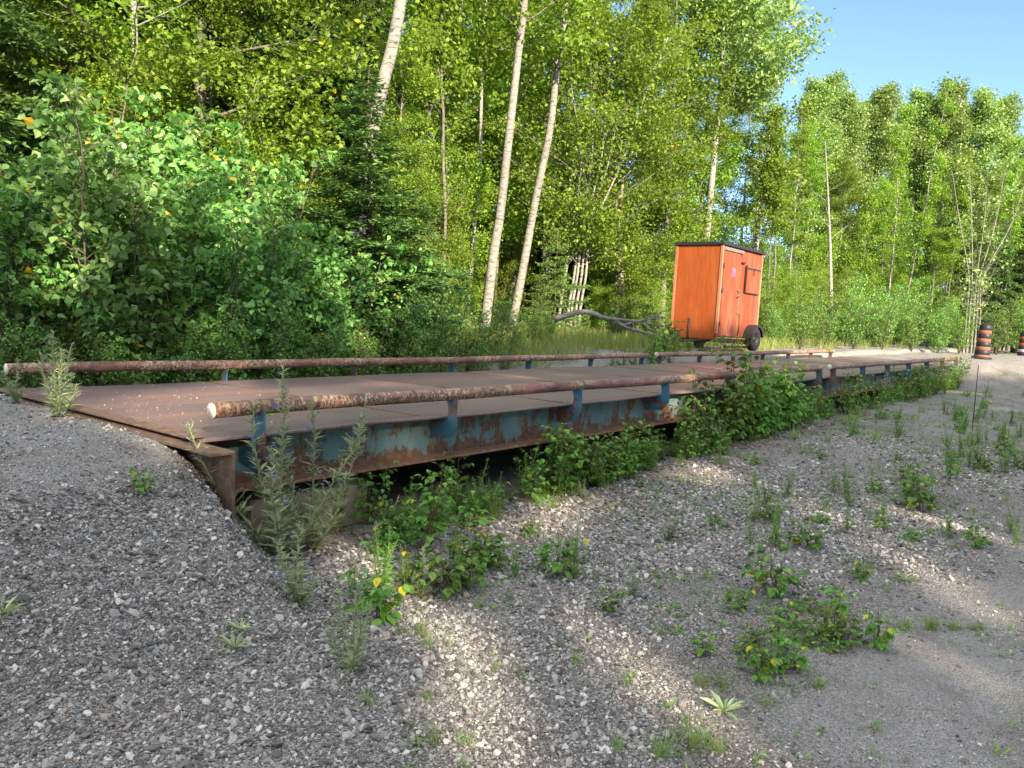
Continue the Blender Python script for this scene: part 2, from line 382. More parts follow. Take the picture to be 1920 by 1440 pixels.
# leaf templates: x along the leaf (0..1), y across, z fold
LEAF = {
 'rhomb': (np.array([(0, 0, 0), (.45, .36, .05), (1, 0, -.06), (.45, -.36, .05)]), np.array([(0, 1, 2, 3)])),
 'heart': (np.array([(0, 0, 0), (.12, .30, .05), (.38, .44, .07), (.72, .22, .02), (1, 0, -.12), (.72, -.22, .02), (.38, -.44, .07), (.12, -.30, .05), (.5, 0, -.03)]),
           np.array([(0, 8, 2, 1), (8, 4, 3, 2), (0, 7, 6, 8), (8, 6, 5, 4)])),
 'needle': (np.array([(0, .06, 0), (0, -.06, 0), (1, 0, .02)]), np.array([(0, 1, 2)])),
 'lance': (np.array([(0, 0, 0), (.35, .09, .03), (1, 0, -.18), (.35, -.09, .03)]), np.array([(0, 1, 2, 3)])),
 'maple': (np.array([(0, 0, 0), (.15, .42, .03), (.45, .30, .04), (.55, .52, -.02), (.68, .20, .03), (1, 0, -.08), (.68, -.20, .03), (.55, -.52, -.02), (.45, -.30, .04), (.15, -.42, .03)]),
           [np.array([(0, 5, 4, 2), (0, 8, 6, 5)]), np.array([(0, 2, 1), (2, 4, 3), (0, 9, 8), (8, 7, 6)])]),
}
def leaves(mb, kind, P, D, Nn, S, mi=0):
    """P origins, D directions, Nn approx normals, S sizes: N of each"""
    T, Fc = LEAF[kind]; P = np.asarray(P); n = len(P)
    if not n: return mb
    D = unit(D); B = unit(np.cross(Nn, D)); Z = np.cross(D, B); S = np.broadcast_to(S, n)
    v = P[:, None]+S[:, None, None]*(D[:, None]*T[None, :, :1]+B[:, None]*T[None, :, 1:2]+Z[:, None]*T[None, :, 2:3])
    off = (np.arange(n)*len(T))[:, None, None]
    fs = [(off+f[None]).reshape(-1, f.shape[1]) for f in (Fc if isinstance(Fc, list) else [Fc])]
    mb.add(v.reshape(-1, 3), fs, mi); return mb
def rdir(rng, n): return unit(rng.normal(size=(n, 3)))

# ------------------------------------------------------------------ terrain
def sstep(t): t = np.clip(t, 0, 1); return t*t*(3-2*t)
def vnoise(x, y, s, seed=0):
    x = np.asarray(x)*s; y = np.asarray(y)*s; xi = np.floor(x); yi = np.floor(y); fx = sstep(x-xi); fy = sstep(y-yi)
    def h(a, b): return np.modf(np.abs(np.sin(a*127.1+b*311.7+seed*17.3)*43758.5453))[0]
    return (h(xi, yi)*(1-fx)+h(xi+1, yi)*fx)*(1-fy)+(h(xi, yi+1)*(1-fx)+h(xi+1, yi+1)*fx)*fy
def ground(x, y):
    x = np.asarray(x, float); y = np.asarray(y, float)
    base = -.72+.13*sstep((x-3.5)/5)*sstep((.6-y)/.5)
    u = np.maximum(0, .3-y)/1.7+np.maximum(0, x+.12)/.8
    m1 = .69*(1-sstep(u))*sstep((4.9-y)/1.2*1+.0)
    u = np.maximum(0, 21.6-x)/2.2+np.maximum(0, -.6-y)/4.5
    m2 = .70*(1-sstep(u))
    # yard behind the platform
    back = sstep((y-2.9)/.7)*(.22+.62*sstep((x-5)/7)+.06*sstep((y-5)/8))
    h = base+np.maximum(np.maximum(m1, m2), back)
    yard = np.exp(-(((x-9.5)/2.2)**2+((y-4.6)/1.2)**2))*.12
    h = h+yard
    amp = np.where((x > -.05) & (x < 21.4) & (y > -.05) & (y < 3.1), .0, 1.)
    h = h+amp*((vnoise(x, y, .8, 1)-.5)*.09+(vnoise(x, y, 2.3, 2)-.5)*.05+(vnoise(x, y, 6, 3)-.5)*.02)*np.clip(1.2-.6*(np.abs(x) < .15)*(y > -.2), 0, 1)
    far = np.hypot(x-5, y)
    return h+sstep((far-60)/200)*3
def G(x, y): return float(ground(x, y))
def axis(lo, hi, fine0, fine1, df, grow):
    a = list(np.arange(fine0, fine1, df)); s = df; p = fine1
    while p < hi: a.append(p); s *= grow; p += s
    a.append(hi); s = df; p = fine0-df
    b = []
    while p > lo: b.append(p); s *= grow; p -= s
    b.append(lo); return np.array(b[::-1]+a)
ax = axis(-350, 450, -5, 10, .045, 1.07); ay = axis(-350, 450, -5, 5.5, .045, 1.07)
X, Y = np.meshgrid(ax, ay); Z = ground(X, Y)
i = (np.arange(len(ay)-1)[:, None]*len(ax)+np.arange(len(ax)-1)[None]).ravel()
mb = MB(); mb.add(np.stack([X, Y, Z], -1).reshape(-1, 3), np.stack([i, i+1, i+1+len(ax), i+len(ax)], -1), 0, True)
g = mb.obj('ground', M['gravel']); tag(g, 'grey gravel yard with a ramp of gravel at each end of the platform', kind='structure')

# loose stones: thick near the viewer's side of the yard, thinning with distance
def stones(nt):
    rng = np.random.default_rng(5)
    ico = np.array([(0, 0, 1), (.894, 0, .447), (.276, .851, .447), (-.724, .526, .447), (-.724, -.526, .447), (.276, -.851, .447),
                    (.724, .526, -.447), (-.276, .851, -.447), (-.894, 0, -.447), (-.276, -.851, -.447), (.724, -.526, -.447), (0, 0, -1)])
    icf = np.array([(0, 1, 2), (0, 2, 3), (0, 3, 4), (0, 4, 5), (0, 5, 1), (1, 6, 2), (2, 7, 3), (3, 8, 4), (4, 9, 5), (5, 10, 1),
                    (2, 6, 7), (3, 7, 8), (4, 8, 9), (5, 9, 10), (1, 10, 6), (6, 11, 7), (7, 11, 8), (8, 11, 9), (9, 11, 10), (10, 11, 6)])
    x = rng.uniform(-4.5, 9, nt); y = rng.uniform(-5, 4.5, nt)
    d = np.hypot(x-CAM[0], y-CAM[1])
    fwd = (x-CAM[0])*Fv[0]+(y-CAM[1])*Fv[1]; lat = np.abs((x-CAM[0])*R0[0]+(y-CAM[1])*R0[1])
    keep = rng.random(nt) < np.clip((3.6/np.maximum(d, 1.5))**1.9, 0, 1)
    keep &= (fwd > .9) & (lat < fwd*.8+.6) & ~((x > .02) & (y > -.02))
    fine = np.clip((-y-.12*x-2.45+1.1*(vnoise(x, y, 1.2, 40)-.5))*1.3, 0, 1)*np.clip((x-.1)*1.5, 0, 1)
    fine = np.maximum(fine, .9*np.clip((ground(x, y)+.20)*9, 0, 1))
    keep &= rng.random(nt) > fine*.5
    keep &= rng.random(nt) < .25+1.6*(vnoise(x, y, 1.3, 9)-.25)+1.2*np.clip((.6-x)/1.2, 0, 1)
    x, y, d, fine = x[keep], y[keep], d[keep], fine[keep]; n = len(x)
    s = (1-.52*fine)*.0034*np.exp(rng.normal(0, .60, n))*(1+.22*np.clip(d-3, 0, 3)); s = np.minimum(s, .019)
    q = ico[None]*(1+rng.normal(0, .17, (n, 12, 1)))*np.stack([rng.uniform(.8, 1.5, n), rng.uniform(.7, 1.1, n), rng.uniform(.45, .85, n)], -1)[:, None]
    th = rng.uniform(0, 6.28, n); c, sn = np.cos(th)[:, None], np.sin(th)[:, None]
    tl = rng.normal(0, .35, (n, 2)); vx = q[..., 0]*c-q[..., 1]*sn; vy = q[..., 0]*sn+q[..., 1]*c; vz = q[..., 2]+vx*tl[:, :1]+vy*tl[:, 1:]
    P = np.stack([x, y, ground(x, y)+s*.26], -1)
    V = P[:, None]+s[:, None, None]*np.stack([vx, vy, vz], -1)
    mb = MB(); mb.add(V.reshape(-1, 3), ((np.arange(n)*12)[:, None, None]+icf[None]).reshape(-1, 3))
    o = mb.obj('gravel_stones', M['stone']); tag(o, 'loose grey and beige gravel stones scattered over the yard', kind='stuff')
    return n
NST = stones(1500000)

# pebbles and grit spilled on the steel deck
rng = np.random.default_rng(8)
n = 420; x = np.abs(rng.exponential(1.1, n))+.1; y = rng.uniform(.1, 3, n)
mb = MB(); s = .0022+.004*rng.random(n)**2
for a in range(2):
    T = np.array([(1, 0, 0), (0, 1, 0), (-1, 0, 0), (0, -1, 0), (0, 0, .8), (0, 0, -.8)])
Vv = np.stack([x, y, s*.7], -1)[:, None]+s[:, None, None]*T[None]*(1+rng.normal(0, .2, (n, 6, 1)))
mb.add(Vv.reshape(-1, 3), ((np.arange(n)*6)[:, None, None]+np.array([(0, 1, 4), (1, 2, 4), (2, 3, 4), (3, 0, 4), (1, 0, 5), (2, 1, 5), (3, 2, 5), (0, 3, 5)])[None]).reshape(-1, 3))
o = mb.obj('deck_grit', M['stone']); tag(o, 'pale gravel grit spilled over the near end of the steel deck', kind='stuff')

# ------------------------------------------------------------------ truck scale
W = 3.05
scale = empty('truck_scale'); tag(scale, 'long rusty steel truck scale platform with pipe rails, lying across the gravel yard', 'truck scale')
rng = np.random.default_rng(3)
for k, (x0, x1) in enumerate(((0.0, 10.53), (10.58, 21.3))):
    # tread plate: strips with a slight warp, front edge gently bent
    nx, ny = 160, 24
    gx = np.linspace(x0, x1, nx+1); gy = np.concatenate([[0, .012, .03], np.linspace(.08, W-.08, ny-3), [W-.03, W-.012, W]])
    XX, YY = np.meshgrid(gx, gy)
    ZZ = (vnoise(XX, YY, .9, 4)-.5)*.012-.010*(YY < .005)-.004*((YY > .005) & (YY < .02))+(vnoise(XX, YY*0, 1.6, 6)-.5)*.016*np.exp(-YY/.15)
    ZZ = ZZ-.006*np.exp(-((YY-W*.5)/.02)**2)
    Vt = np.stack([XX, YY, ZZ], -1).reshape(-1, 3); Vb = Vt-[0, 0, .012]
    w = nx+1; i = (np.arange(len(gy)-1)[:, None]*w+np.arange(nx)[None]).ravel(); off = len(Vt)
    mb = MB(); top = np.stack([i, i+1, i+1+w, i+w], -1)
    e = np.arange(nx); front = np.stack([e, e+off, e+1+off, e+1], -1)
    l = (len(gy)-1)*w+e; back = np.stack([l, l+1, l+1+off, l+off], -1)
    r = np.arange(len(gy)-1)*w; s0 = np.stack([r, r+w, r+w+off, r+off], -1); s1 = s0[:, ::-1]+nx
    mb.add(np.concatenate([Vt, Vb]), [top, top[:, ::-1]+off, front, back, s0, s1], 0, False)
    dk = mb.obj('deck_plate', M['deck'], scale)
    # long weld seam bars lying on the plate
    for xs in np.arange(x0+1.75, x1-1, 1.78):
        mb = MB(); tube(mb, [(xs, .03, .0005), (xs, W/2, .0015), (xs, W-.03, .0005)], .0035, 5); mb.obj('weld_seam', M['flange'], dk)
def ibeam(x0, x1, yc, name='main_beam'):
    mb = MB(); box(mb, x0, x1, yc-.006, yc+.006, -.327, -.035)
    o = mb.obj(name, M['web'], scale)
    m2 = MB(); addb(m2, x0, x1, yc-.16, yc+.16, -.345, -.327, bev=.003); addb(m2, x0, x1, yc-.13, yc+.13, -.035, -.018, bev=.003)
    m2.obj('flange', M['flange'], o)
    return o
for x0, x1 in ((.03, 10.5), (10.62, 21.27)):
    for yc in (.17, W-.17): ibeam(x0, x1, yc)
    for xc in np.arange(x0+.6, x1, 1.645):
        mb = MB(); box(mb, xc-.05, xc+.05, .2, W-.2, -.30, -.03); mb.obj('cross_beam', M['flange'], scale)
S_, G_, X0 = 1.6456, .6733, .3483
post_poly = [(-.098, .150), (-.104, .02), (-.102, -.085), (-.03, -.175), (.163, -.195), (.163, -.037), (.03, -.037), (-.004, -.022), (-.014, .02), (-.010, .07), (.012, .118), (-.03, .14)]
for seg in (0, 1):
    xa = X0+seg*(6*S_+G_)
    for side in (0, 1):
        yr = -.036 if side == 0 else W+.036
        xs0, xs1 = xa-(.30 if seg == 0 else .17), xa+6*S_+(.10 if seg == 0 else .28)
        if side and seg: xs1 = xa+6*S_+.12
        nn = 40; tt = np.linspace(0, 1, nn)
        pts = np.stack([xs0+(xs1-xs0)*tt, np.full(nn, yr)+.007*np.sin(tt*9+side)+.003*np.sin(tt*31), .156+.005*np.sin(tt*7+1)+.0035*np.sin(tt*23+seg)+(.0 if seg == 0 else .004)], -1)
        mb = MB(); tube(mb, pts, .0455, 20, cap=False); rail = mb.obj('guard_rail', M['pipe'], scale)
        for e, sg in ((0, -1), (-1, 1)):
            mb = MB(); tube(mb, [pts[e]-[sg*.01, 0, 0], pts[e]+[sg*.003, 0, 0]], [.0448, .0448], 20); mb.obj('end_cap', M['cream'], rail)
        for i in range(7):
            mb = MB(); poly = [(y*(1+.03*rng.normal()), z) for y, z in post_poly] if i not in (0,) else [(y, z-(.06 if -.2 < z < -.05 and y < .1 else 0)) for y, z in post_poly]
            if side: poly = [(W-y, z) for y, z in poly]
            x = xa+i*S_; prism(mb, poly, 0, x-.006, x+.006)
            mb.obj('post', M['post'], rail)
# end plates: a flat bar on the deck edge, then an angle whose wide top runs past the deck corner
for k, (xe, sg) in enumerate(((0, -1), (21.3, 1))):
    mb = MB(); addb(mb, *sorted((xe+sg*.075, xe-sg*.03)), 0, W, .004, .016, bev=.003)
    mb.obj('edge_bar', M['endplate'], scale)
    mb = MB(); addb(mb, *sorted((xe+sg*.145, xe+sg*.004)), -.37, W+.3, -.034, -.016, bev=.003)
    addb(mb, *sorted((xe+sg*.020, xe+sg*.004)), -.369, W+.299, -.74, -.0345, bev=.002)
    mb.obj('end_plate', M['endplate'], scale)
# concrete footings
def conc(loc, sx, sy, sz, label, seed):
    rng = np.random.default_rng(seed)
    v, f = bbox(-sx/2, sx/2, -sy/2, sy/2, 0, sz, bev=.02)
    v = v+rng.normal(0, .004, v.shape)
    mb = MB(); by = {}
    for q in f: by.setdefault(len(q), []).append(q)
    mb.add(v, [np.array(q) for q in by.values()]); o = mb.obj('concrete_block', M['concrete'], loc=loc); tag(o, label, 'concrete block', 'concrete blocks under the truck scale'); return o
conc((.83, .38, -.73), .92, .62, .30, 'brown stained concrete block under the near front corner of the truck scale', 1)
conc((.83, W-.38, -.73), .92, .62, .30, 'concrete block under the near back corner of the truck scale', 2)
conc((10.55, .42, -.73), 1.1, .62, .34, 'concrete block under the middle joint of the truck scale, front side', 3)
conc((20.5, .42, -.73), .92, .62, .34, 'concrete block under the far front corner of the truck scale', 4)

# ------------------------------------------------------------------ orange booth on a trailer
TX, TY, TZ = 15.51, 4.16, .47
tr = empty('booth_trailer', (TX, TY, TZ), math.radians(-.5)); tr.rotation_euler = (math.radians(.6), math.radians(.8), math.radians(-.5))
tag(tr, 'tall orange plywood booth with black roof on a small two-wheeled trailer', 'trailer')
L_, B_, H_ = 2.36, 1.22, 2.20
mb = MB(); addb(mb, 0.02, L_-.02, .02, B_-.02, 0, H_, bev=.004); body = mb.obj('body', M['ply2'], tr)
mb = MB(); addb(mb, -.005, .02, .03, B_-.03, .10, H_, bev=.003); mb.obj('front_panel', M['ply'], tr)
mb = MB(); addb(mb, -.02, .03, -.03, B_+.03, -.06, .095, bev=.006); mb.obj('front_board', M['ply'], tr)
for (a, b_, c, d) in ((-.02, .05, -.02, .045), (-.02, .05, B_-.045, B_+.02), (L_-.05, L_+.02, -.02, .045)):
    mb = MB(); addb(mb, a, b_, c, d, .0 if a > 0 or c > 0 else -.0, H_+.001, bev=.005); mb.obj('corner_trim', M['trim'], tr)
mb = MB(); addb(mb, -.05, L_+.08, -.06, B_+.06, H_+.002, H_+.055, bev=.006); addb(mb, -.02, L_+.05, -.03, B_+.03, H_+.056, H_+.08, bev=.008)
mb.obj('roof', M['black'], tr)
# side door, hinges on its front edge
mb = MB(); addb(mb, .07, .98, -.028, .018, .03, H_-.13, bev=.004); door = mb.obj('door', M['ply2'], tr)
for z in (.33, 1.12, 1.72):
    mb = MB(); addb(mb, .035, .075, -.045, -.0285, z-.05, z+.05, bev=.003); tube(mb, [(.052, -.046, z-.055), (.052, -.046, z+.055)], .012, 8); mb.obj('hinge', M['black'], door)
mb = MB(); tube(mb, [(.90, -.03, 1.16), (.93, -.075, 1.15), (.955, -.085, 1.08), (.93, -.075, 1.01), (.88, -.03, 1.0)], .012, 6); mb.obj('handle', M['black'], door)
mb = MB(); addb(mb, .98, 1.06, -.04, -.0, 0.02, 1.2, bev=.003); mb.obj('door_strip', M['flange'], tr).scale = (1, 1, 1)
mb = MB(); addb(mb, .97, L_-.05, -.016, .018, .03, 1.13, bev=.003); mb.obj('lower_panel', M['ply2'], tr)
mb = MB(); addb(mb, .06, 1.15, -.035, .018, H_-.11, H_-.03, bev=.003); mb.obj('lintel_board', M['lintel'], tr)
mb = MB(); tube(mb, [(1.03, -.055, .60), (1.06, -.075, .57), (1.07, -.075, .2), (1.05, -.06, .06)], .013, 6); mb.obj('cable', M['black'], tr)
mb = MB(); addb(mb, 1.40, 2.14, -.05, .0, 1.16, 1.80, bev=.005); hatch = mb.obj('hatch', M['ply2'], tr)
for bx in ((1.38, 1.395, 1.14, 1.84), (2.145, 2.16, 1.14, 1.80)):
    mb = MB(); addb(mb, bx[0], bx[1], -.04, .0, bx[2], bx[3], bev=.002); mb.obj('frame_strip', M['black'], hatch)
mb = MB(); addb(mb, 1.37, 2.20, -.06, -.0, 1.135, 1.158, bev=.003); mb.obj('hatch_sill', M['black'], hatch)
mb = MB(); addb(mb, 1.40, 2.22, -.058, -.0505, 1.74, 1.78, bev=.002); addb(mb, 1.77, 1.80, -.066, -.0585, 1.60, 1.80, bev=.002); mb.obj('hasp', M['black'], hatch)
mb = MB(); addb(mb, 1.12, 1.30, -.03, .0, 1.86, 1.90, bev=.003); mb.obj('bracket', M['black'], tr)
mb = MB(); addb(mb, .52, .73, -.034, -.0285, 1.50, 1.70, bev=.001); notice = mb.obj('notice', M['pink'], door)
mb = MB()
for a in ((.55, .57, 1.54, 1.65), (.55, .67, 1.535, 1.553), (.60, .615, 1.57, 1.62), (.64, .69, 1.57, 1.585)): box(mb, a[0], a[1], -.0362, -.0343, a[2], a[3])
mb.obj('writing', M['ink'], notice)
# chassis
mb = MB(); addb(mb, -.0, L_, .06, .14, -.12, -.02, bev=.004); addb(mb, 0, L_, B_-.14, B_-.06, -.12, -.02, bev=.004)
for xx in (.1, 1.2, 2.2): addb(mb, xx, xx+.07, .14, B_-.14, -.11, -.03, bev=.004)
tube(mb, [(1.86, -.14, -.12), (1.86, B_+.14, -.12)], .03, 8)
tube(mb, [(.5, -.0, -.22), (1.86, -.0, -.22)], .025, 8)
mb.obj('chassis', M['black'], tr)
mb = MB(); tube(mb, [(.1, .2, -.08), (-.9, B_/2, -.14)], .035, 6); tube(mb, [(.1, B_-.2, -.08), (-.9, B_/2, -.14)], .035, 6); addb(mb, -1.1, -.85, B_/2-.05, B_/2+.05, -.18, -.08, bev=.01)
mb.obj('tongue', M['black'], tr)
mb = MB(); tube(mb, [(-.25, .62, -.30), (-.25, .62, .42)], .03, 8); tube(mb, [(-.2, .90, -.1), (-.2, .90, .1)], .045, 8); mb.obj('jack', M['black'], tr)
for ys in (-.14, B_+.14):
    sg = -1 if ys < 0 else 1
    th = np.linspace(0, 2*np.pi, 33)[:-1]
    prof = [(.16, -.07), (.20, -.085), (.285, -.082), (.305, -.065), (.308, 0), (.305, .065), (.285, .082), (.20, .085), (.16, .07)]
    V = [(1.86+r*math.cos(t), ys+w_, -.0+r*math.sin(t)) for t in th for r, w_ in prof]; npf = len(prof)
    f = [((a*npf+b_), (a*npf+b_+1), (((a+1) % 32)*npf+b_+1), (((a+1) % 32)*npf+b_)) for a in range(32) for b_ in range(npf-1)]
    wh = empty('wheel', (0, 0, 0)); wh.parent = tr
    mb = MB(); mb.add(V, np.array(f), 0, True); mb.obj('tyre', M['rubber'], wh, (0, 0, -.0))
    prof = [(.0, .055), (.05, .055), (.06, .03), (.11, .02), (.14, .045), (.163, .075)]
    npf = len(prof); V = [(1.86+r*math.cos(t), ys+sg*w_, r*math.sin(t)) for t in th for r, w_ in prof]
    f = [((a*npf+b_), (a*npf+b_+1), (((a+1) % 32)*npf+b_+1), (((a+1) % 32)*npf+b_)) for a in range(32) for b_ in range(npf-1)]
    mb = MB(); mb.add(V, np.array(f), 0, True)
    for a in range(5):
        t = a*1.2566; cx, cz = 1.86+.085*math.cos(t), .085*math.sin(t)
        tube(mb, [(cx, ys+sg*.02, cz), (cx, ys+sg*.045, cz)], .01, 6)
    mb.obj('rim', M['black'], wh)
    # fender: a bent strip over the wheel
    ta = np.linspace(math.radians(8), math.radians(178), 20); y0, y1 = sorted((ys-sg*.10, ys+sg*.12))
    V = []
    for t in ta:
        for r in (.36, .372):
            for yy in (y0, y1): V.append((1.86+r*math.cos(t)*1.02, yy, r*math.sin(t)*.98))
    f = []
    for a in range(19):
        o0, o1 = a*4, a*4+4
        for p, q in ((0, 1), (1, 3), (3, 2), (2, 0)): f.append((o0+p, o0+q, o1+q, o1+p))
    f += [(0, 2, 3, 1), (76, 77, 79, 78)]
    mb = MB(); mb.add(V, np.array(f), 0, False)
    # outer lip
    V = [(1.86+r*math.cos(t)*1.02, (y1 if sg > 0 else y0)+w_, r*math.sin(t)*.98) for t in ta for r, w_ in ((.315, sg*.0), (.372, sg*.003), (.372, sg*.008), (.315, sg*.006))]
    f = [(a*4+p, a*4+(p+1) % 4, a*4+4+(p+1) % 4, a*4+4+p) for a in range(19) for p in range(4)]
    mb.add(V, np.array(f), 0, False); mb.obj('fender', M['black'], tr)
WHEEL_Z = TZ-.308

# boards and blocks by the wheel
def slab(name, px, py, d, size, rot, m, label, cat, tilt=0):
    P = pix(px, py, d); mb = MB(); addb(mb, -size[0]/2, size[0]/2, -size[1]/2, size[1]/2, 0, size[2], bev=.006)
    z = G(P[0], P[1]); o = mb.obj(name, m, loc=(P[0], P[1], z+.01)); o.rotation_euler = (tilt, 0, rot); tag(o, label, cat); return o

# ------------------------------------------------------------------ construction barrels
def barrel(P, h, tilt, cols, label):
    r0 = .165*h/1.0
    root = empty('traffic_barrel', P); root.rotation_euler = (0, tilt[0], tilt[1]); tag(root, label, 'traffic barrel', 'striped traffic barrels')
    zs = np.cumsum([0]+[(.13, .10)[1 if 'black' not in c_ else 0] for c_ in cols]); zs = zs/zs[-1]*h*.93; rr = [r0*1.16-.02*i for i in range(9)]
    rr = [r0*(1.22-.035*i) for i in range(9)]
    th = np.linspace(0, 2*np.pi, 25)[:-1]
    def ring(z0, z1, ra, rb, m, name):
        mb = MB(); prof = [(ra-.006, z0), (ra, z0+.006), (rb, z1-.006), (rb-.006, z1)]
        V = [(r*math.cos(t), r*math.sin(t), z) for t in th for r, z in prof]
        f = [(a*4+b_, ((a+1) % 24)*4+b_, ((a+1) % 24)*4+b_+1, a*4+b_+1) for a in range(24) for b_ in range(3)]
        mb.add(V, np.array(f), 0, True); return mb
    for i in range(8):
        ring(zs[i], zs[i+1], rr[i], rr[i+1]*1.01, None, '').obj('band', M[cols[i]], root)
    mb = MB(); tube(mb, [(0, 0, zs[-1]-.005), (0, 0, zs[-1]+.02), (0, 0, zs[-1]+.021), (0, 0, h)], [rr[-1]*.99, rr[-1]*.96, rr[-1]*.72, rr[-1]*.66], 24); mb.obj('lid', M['barrel_black'], root)
    mb = MB(); tube(mb, [(0, 0, -.04), (0, 0, .05)], [r0*1.6, r0*1.5], 20); mb.obj('rubber_base', M['rubber'], root)
    return root
M['barrel_black'] = plain('barrel_black', (.015, .018, .03), .5)
M['barrel_faded'] = rust_paint('faded_orange_band', (.22, .085, .045), rust=(.12, .06, .04), amount=.36, pscale=5)
M['barrel_orange'] = plain('orange_band', (.28, .06, .014), .5)
M['barrel_white'] = plain('white_band', (.35, .34, .34), .5)
P = pix(1840, 672, 23); P[2] = max(P[2], G(P[0], P[1])) if abs(P[2]-G(P[0], P[1])) < .3 else P[2]
barrel(P, 1.02, (.05, -.88), ['barrel_faded', 'barrel_black', 'barrel_faded', 'barrel_black', 'barrel_faded', 'barrel_black', 'barrel_faded', 'barrel_black'], 'black traffic barrel with four faded orange bands, standing beyond the far end of the platform')
P = pix(1918, 672, 29.6)
barrel(P, 1.02, (.0, .9), ['barrel_orange', 'barrel_black', 'barrel_white', 'barrel_black', 'barrel_orange', 'barrel_black', 'barrel_orange', 'barrel_black'], 'traffic barrel with bright orange and white bands, cut by the right edge of the photo')

# ------------------------------------------------------------------ trees: generators
def interp(pts, t):
    pts = np.asarray(pts); u = t*(len(pts)-1); i = np.minimum(u.astype(int), len(pts)-2); f = (u-i)[:, None]
    return pts[i]*(1-f)+pts[i+1]*f
def smooth_path(ctrl, n=24):
    ctrl = np.asarray(ctrl, float); m = len(ctrl)
    if m < 3: return interp(ctrl, np.linspace(0, 1, n))
    P = np.vstack([2*ctrl[0]-ctrl[1], ctrl, 2*ctrl[-1]-ctrl[-2]]); out = []
    for t in np.linspace(0, m-1-1e-6, n):
        i = int(t); f = t-i; p0, p1, p2, p3 = P[i:i+4]
        out.append(.5*((2*p1)+(-p0+p2)*f+(2*p0-5*p1+4*p2-p3)*f*f+(-p0+3*p1-3*p2+p3)*f**3))
    return np.array(out)
def broadleaf(rng, trunks, r0, r1, crown, nb, blen, elev, nsub, nleaf, lsize, spread, leaf='rhomb', bark='bark_grey', mat_='maple',
              droop=.2, lsub=.45, bare=0, flat=0., brad=.3, env=None):
    """trunks: list of polylines. crown: (t0, t1) span of the trunk that bears branches. blen(t) branch length. returns (bark mesh, leaf mesh)"""
    wood = MB(); C = []; Cd = []
    for ti, tp in enumerate(trunks):
        tp = np.asarray(tp); nt = len(tp); tt = np.linspace(0, 1, nt)
        rad = r0*(1-tt)+r1*tt; rad = rad*(1+.25*np.exp(-tt*25))
        tube(wood, tp, rad, 9 if r0 > .08 else 6)
        for k in range(nb):
            t = crown[0]+(crown[1]-crown[0])*((k+rng.random())/nb)
            p0 = interp(tp, np.array([t]))[0]; az = rng.uniform(0, 2*np.pi); el = elev(t)+rng.normal(0, .15)
            L = blen(t)*rng.uniform(.65, 1.15)
            d = np.array([math.cos(az)*math.cos(el), math.sin(az)*math.cos(el), math.sin(el)])
            s = np.linspace(0, 1, 7)[:, None]
            path = p0+d*L*s+np.array([0, 0, 1.])*L*(.16*s*s-droop*.5*s**3)+np.cumsum(rng.normal(0, .025*L, (7, 3)), 0)*s
            rb = max(.004, brad*(r0*(1-t)+r1*t))
            tube(wood, path, np.linspace(rb, .004, 7), 5, cap=False)
            for j in range(nsub):
                u = rng.uniform(.22, 1.0); q0 = interp(path, np.array([u]))[0]
                dd = unit(d*.8+rdir(rng, 1)[0]*np.array([1, 1, .6 if not flat else .25])+np.array([0, 0, .15])); l2 = L*lsub*rng.uniform(.5, 1.1)*(1.15-.6*u)
                q = q0+dd*l2*np.linspace(0, 1, 4)[:, None]-np.array([0, 0, 1])*droop*l2*.5*(np.linspace(0, 1, 4)[:, None]**2)
                tube(wood, q, np.linspace(max(.0035, rb*.35), .002, 4), 3, cap=False)
                if rng.random() < bare: continue
                uu = rng.uniform(.15, 1.05, nleaf); C.append(interp(q, np.clip(uu, 0, .999))); Cd.append(np.repeat(dd[None], nleaf, 0))
    bark_me = wood.mesh('bark', M[bark])
    if not C: return bark_me, None
    C = np.concatenate(C); Cd = np.concatenate(Cd); n = len(C)
    P = C+rng.normal(0, spread, (n, 3))*np.array([1, 1, .65])
    D = unit(Cd*.5+rdir(rng, n)+np.array([0, 0, -.55*droop-.15])); Nn = unit(rdir(rng, n)*.75+np.array([0, 0, 1.]))
    lf = MB(); leaves(lf, leaf, P, D, Nn, lsize*rng.uniform(.65, 1.25, n))
    return bark_me, lf.mesh('leaves', M[mat_])
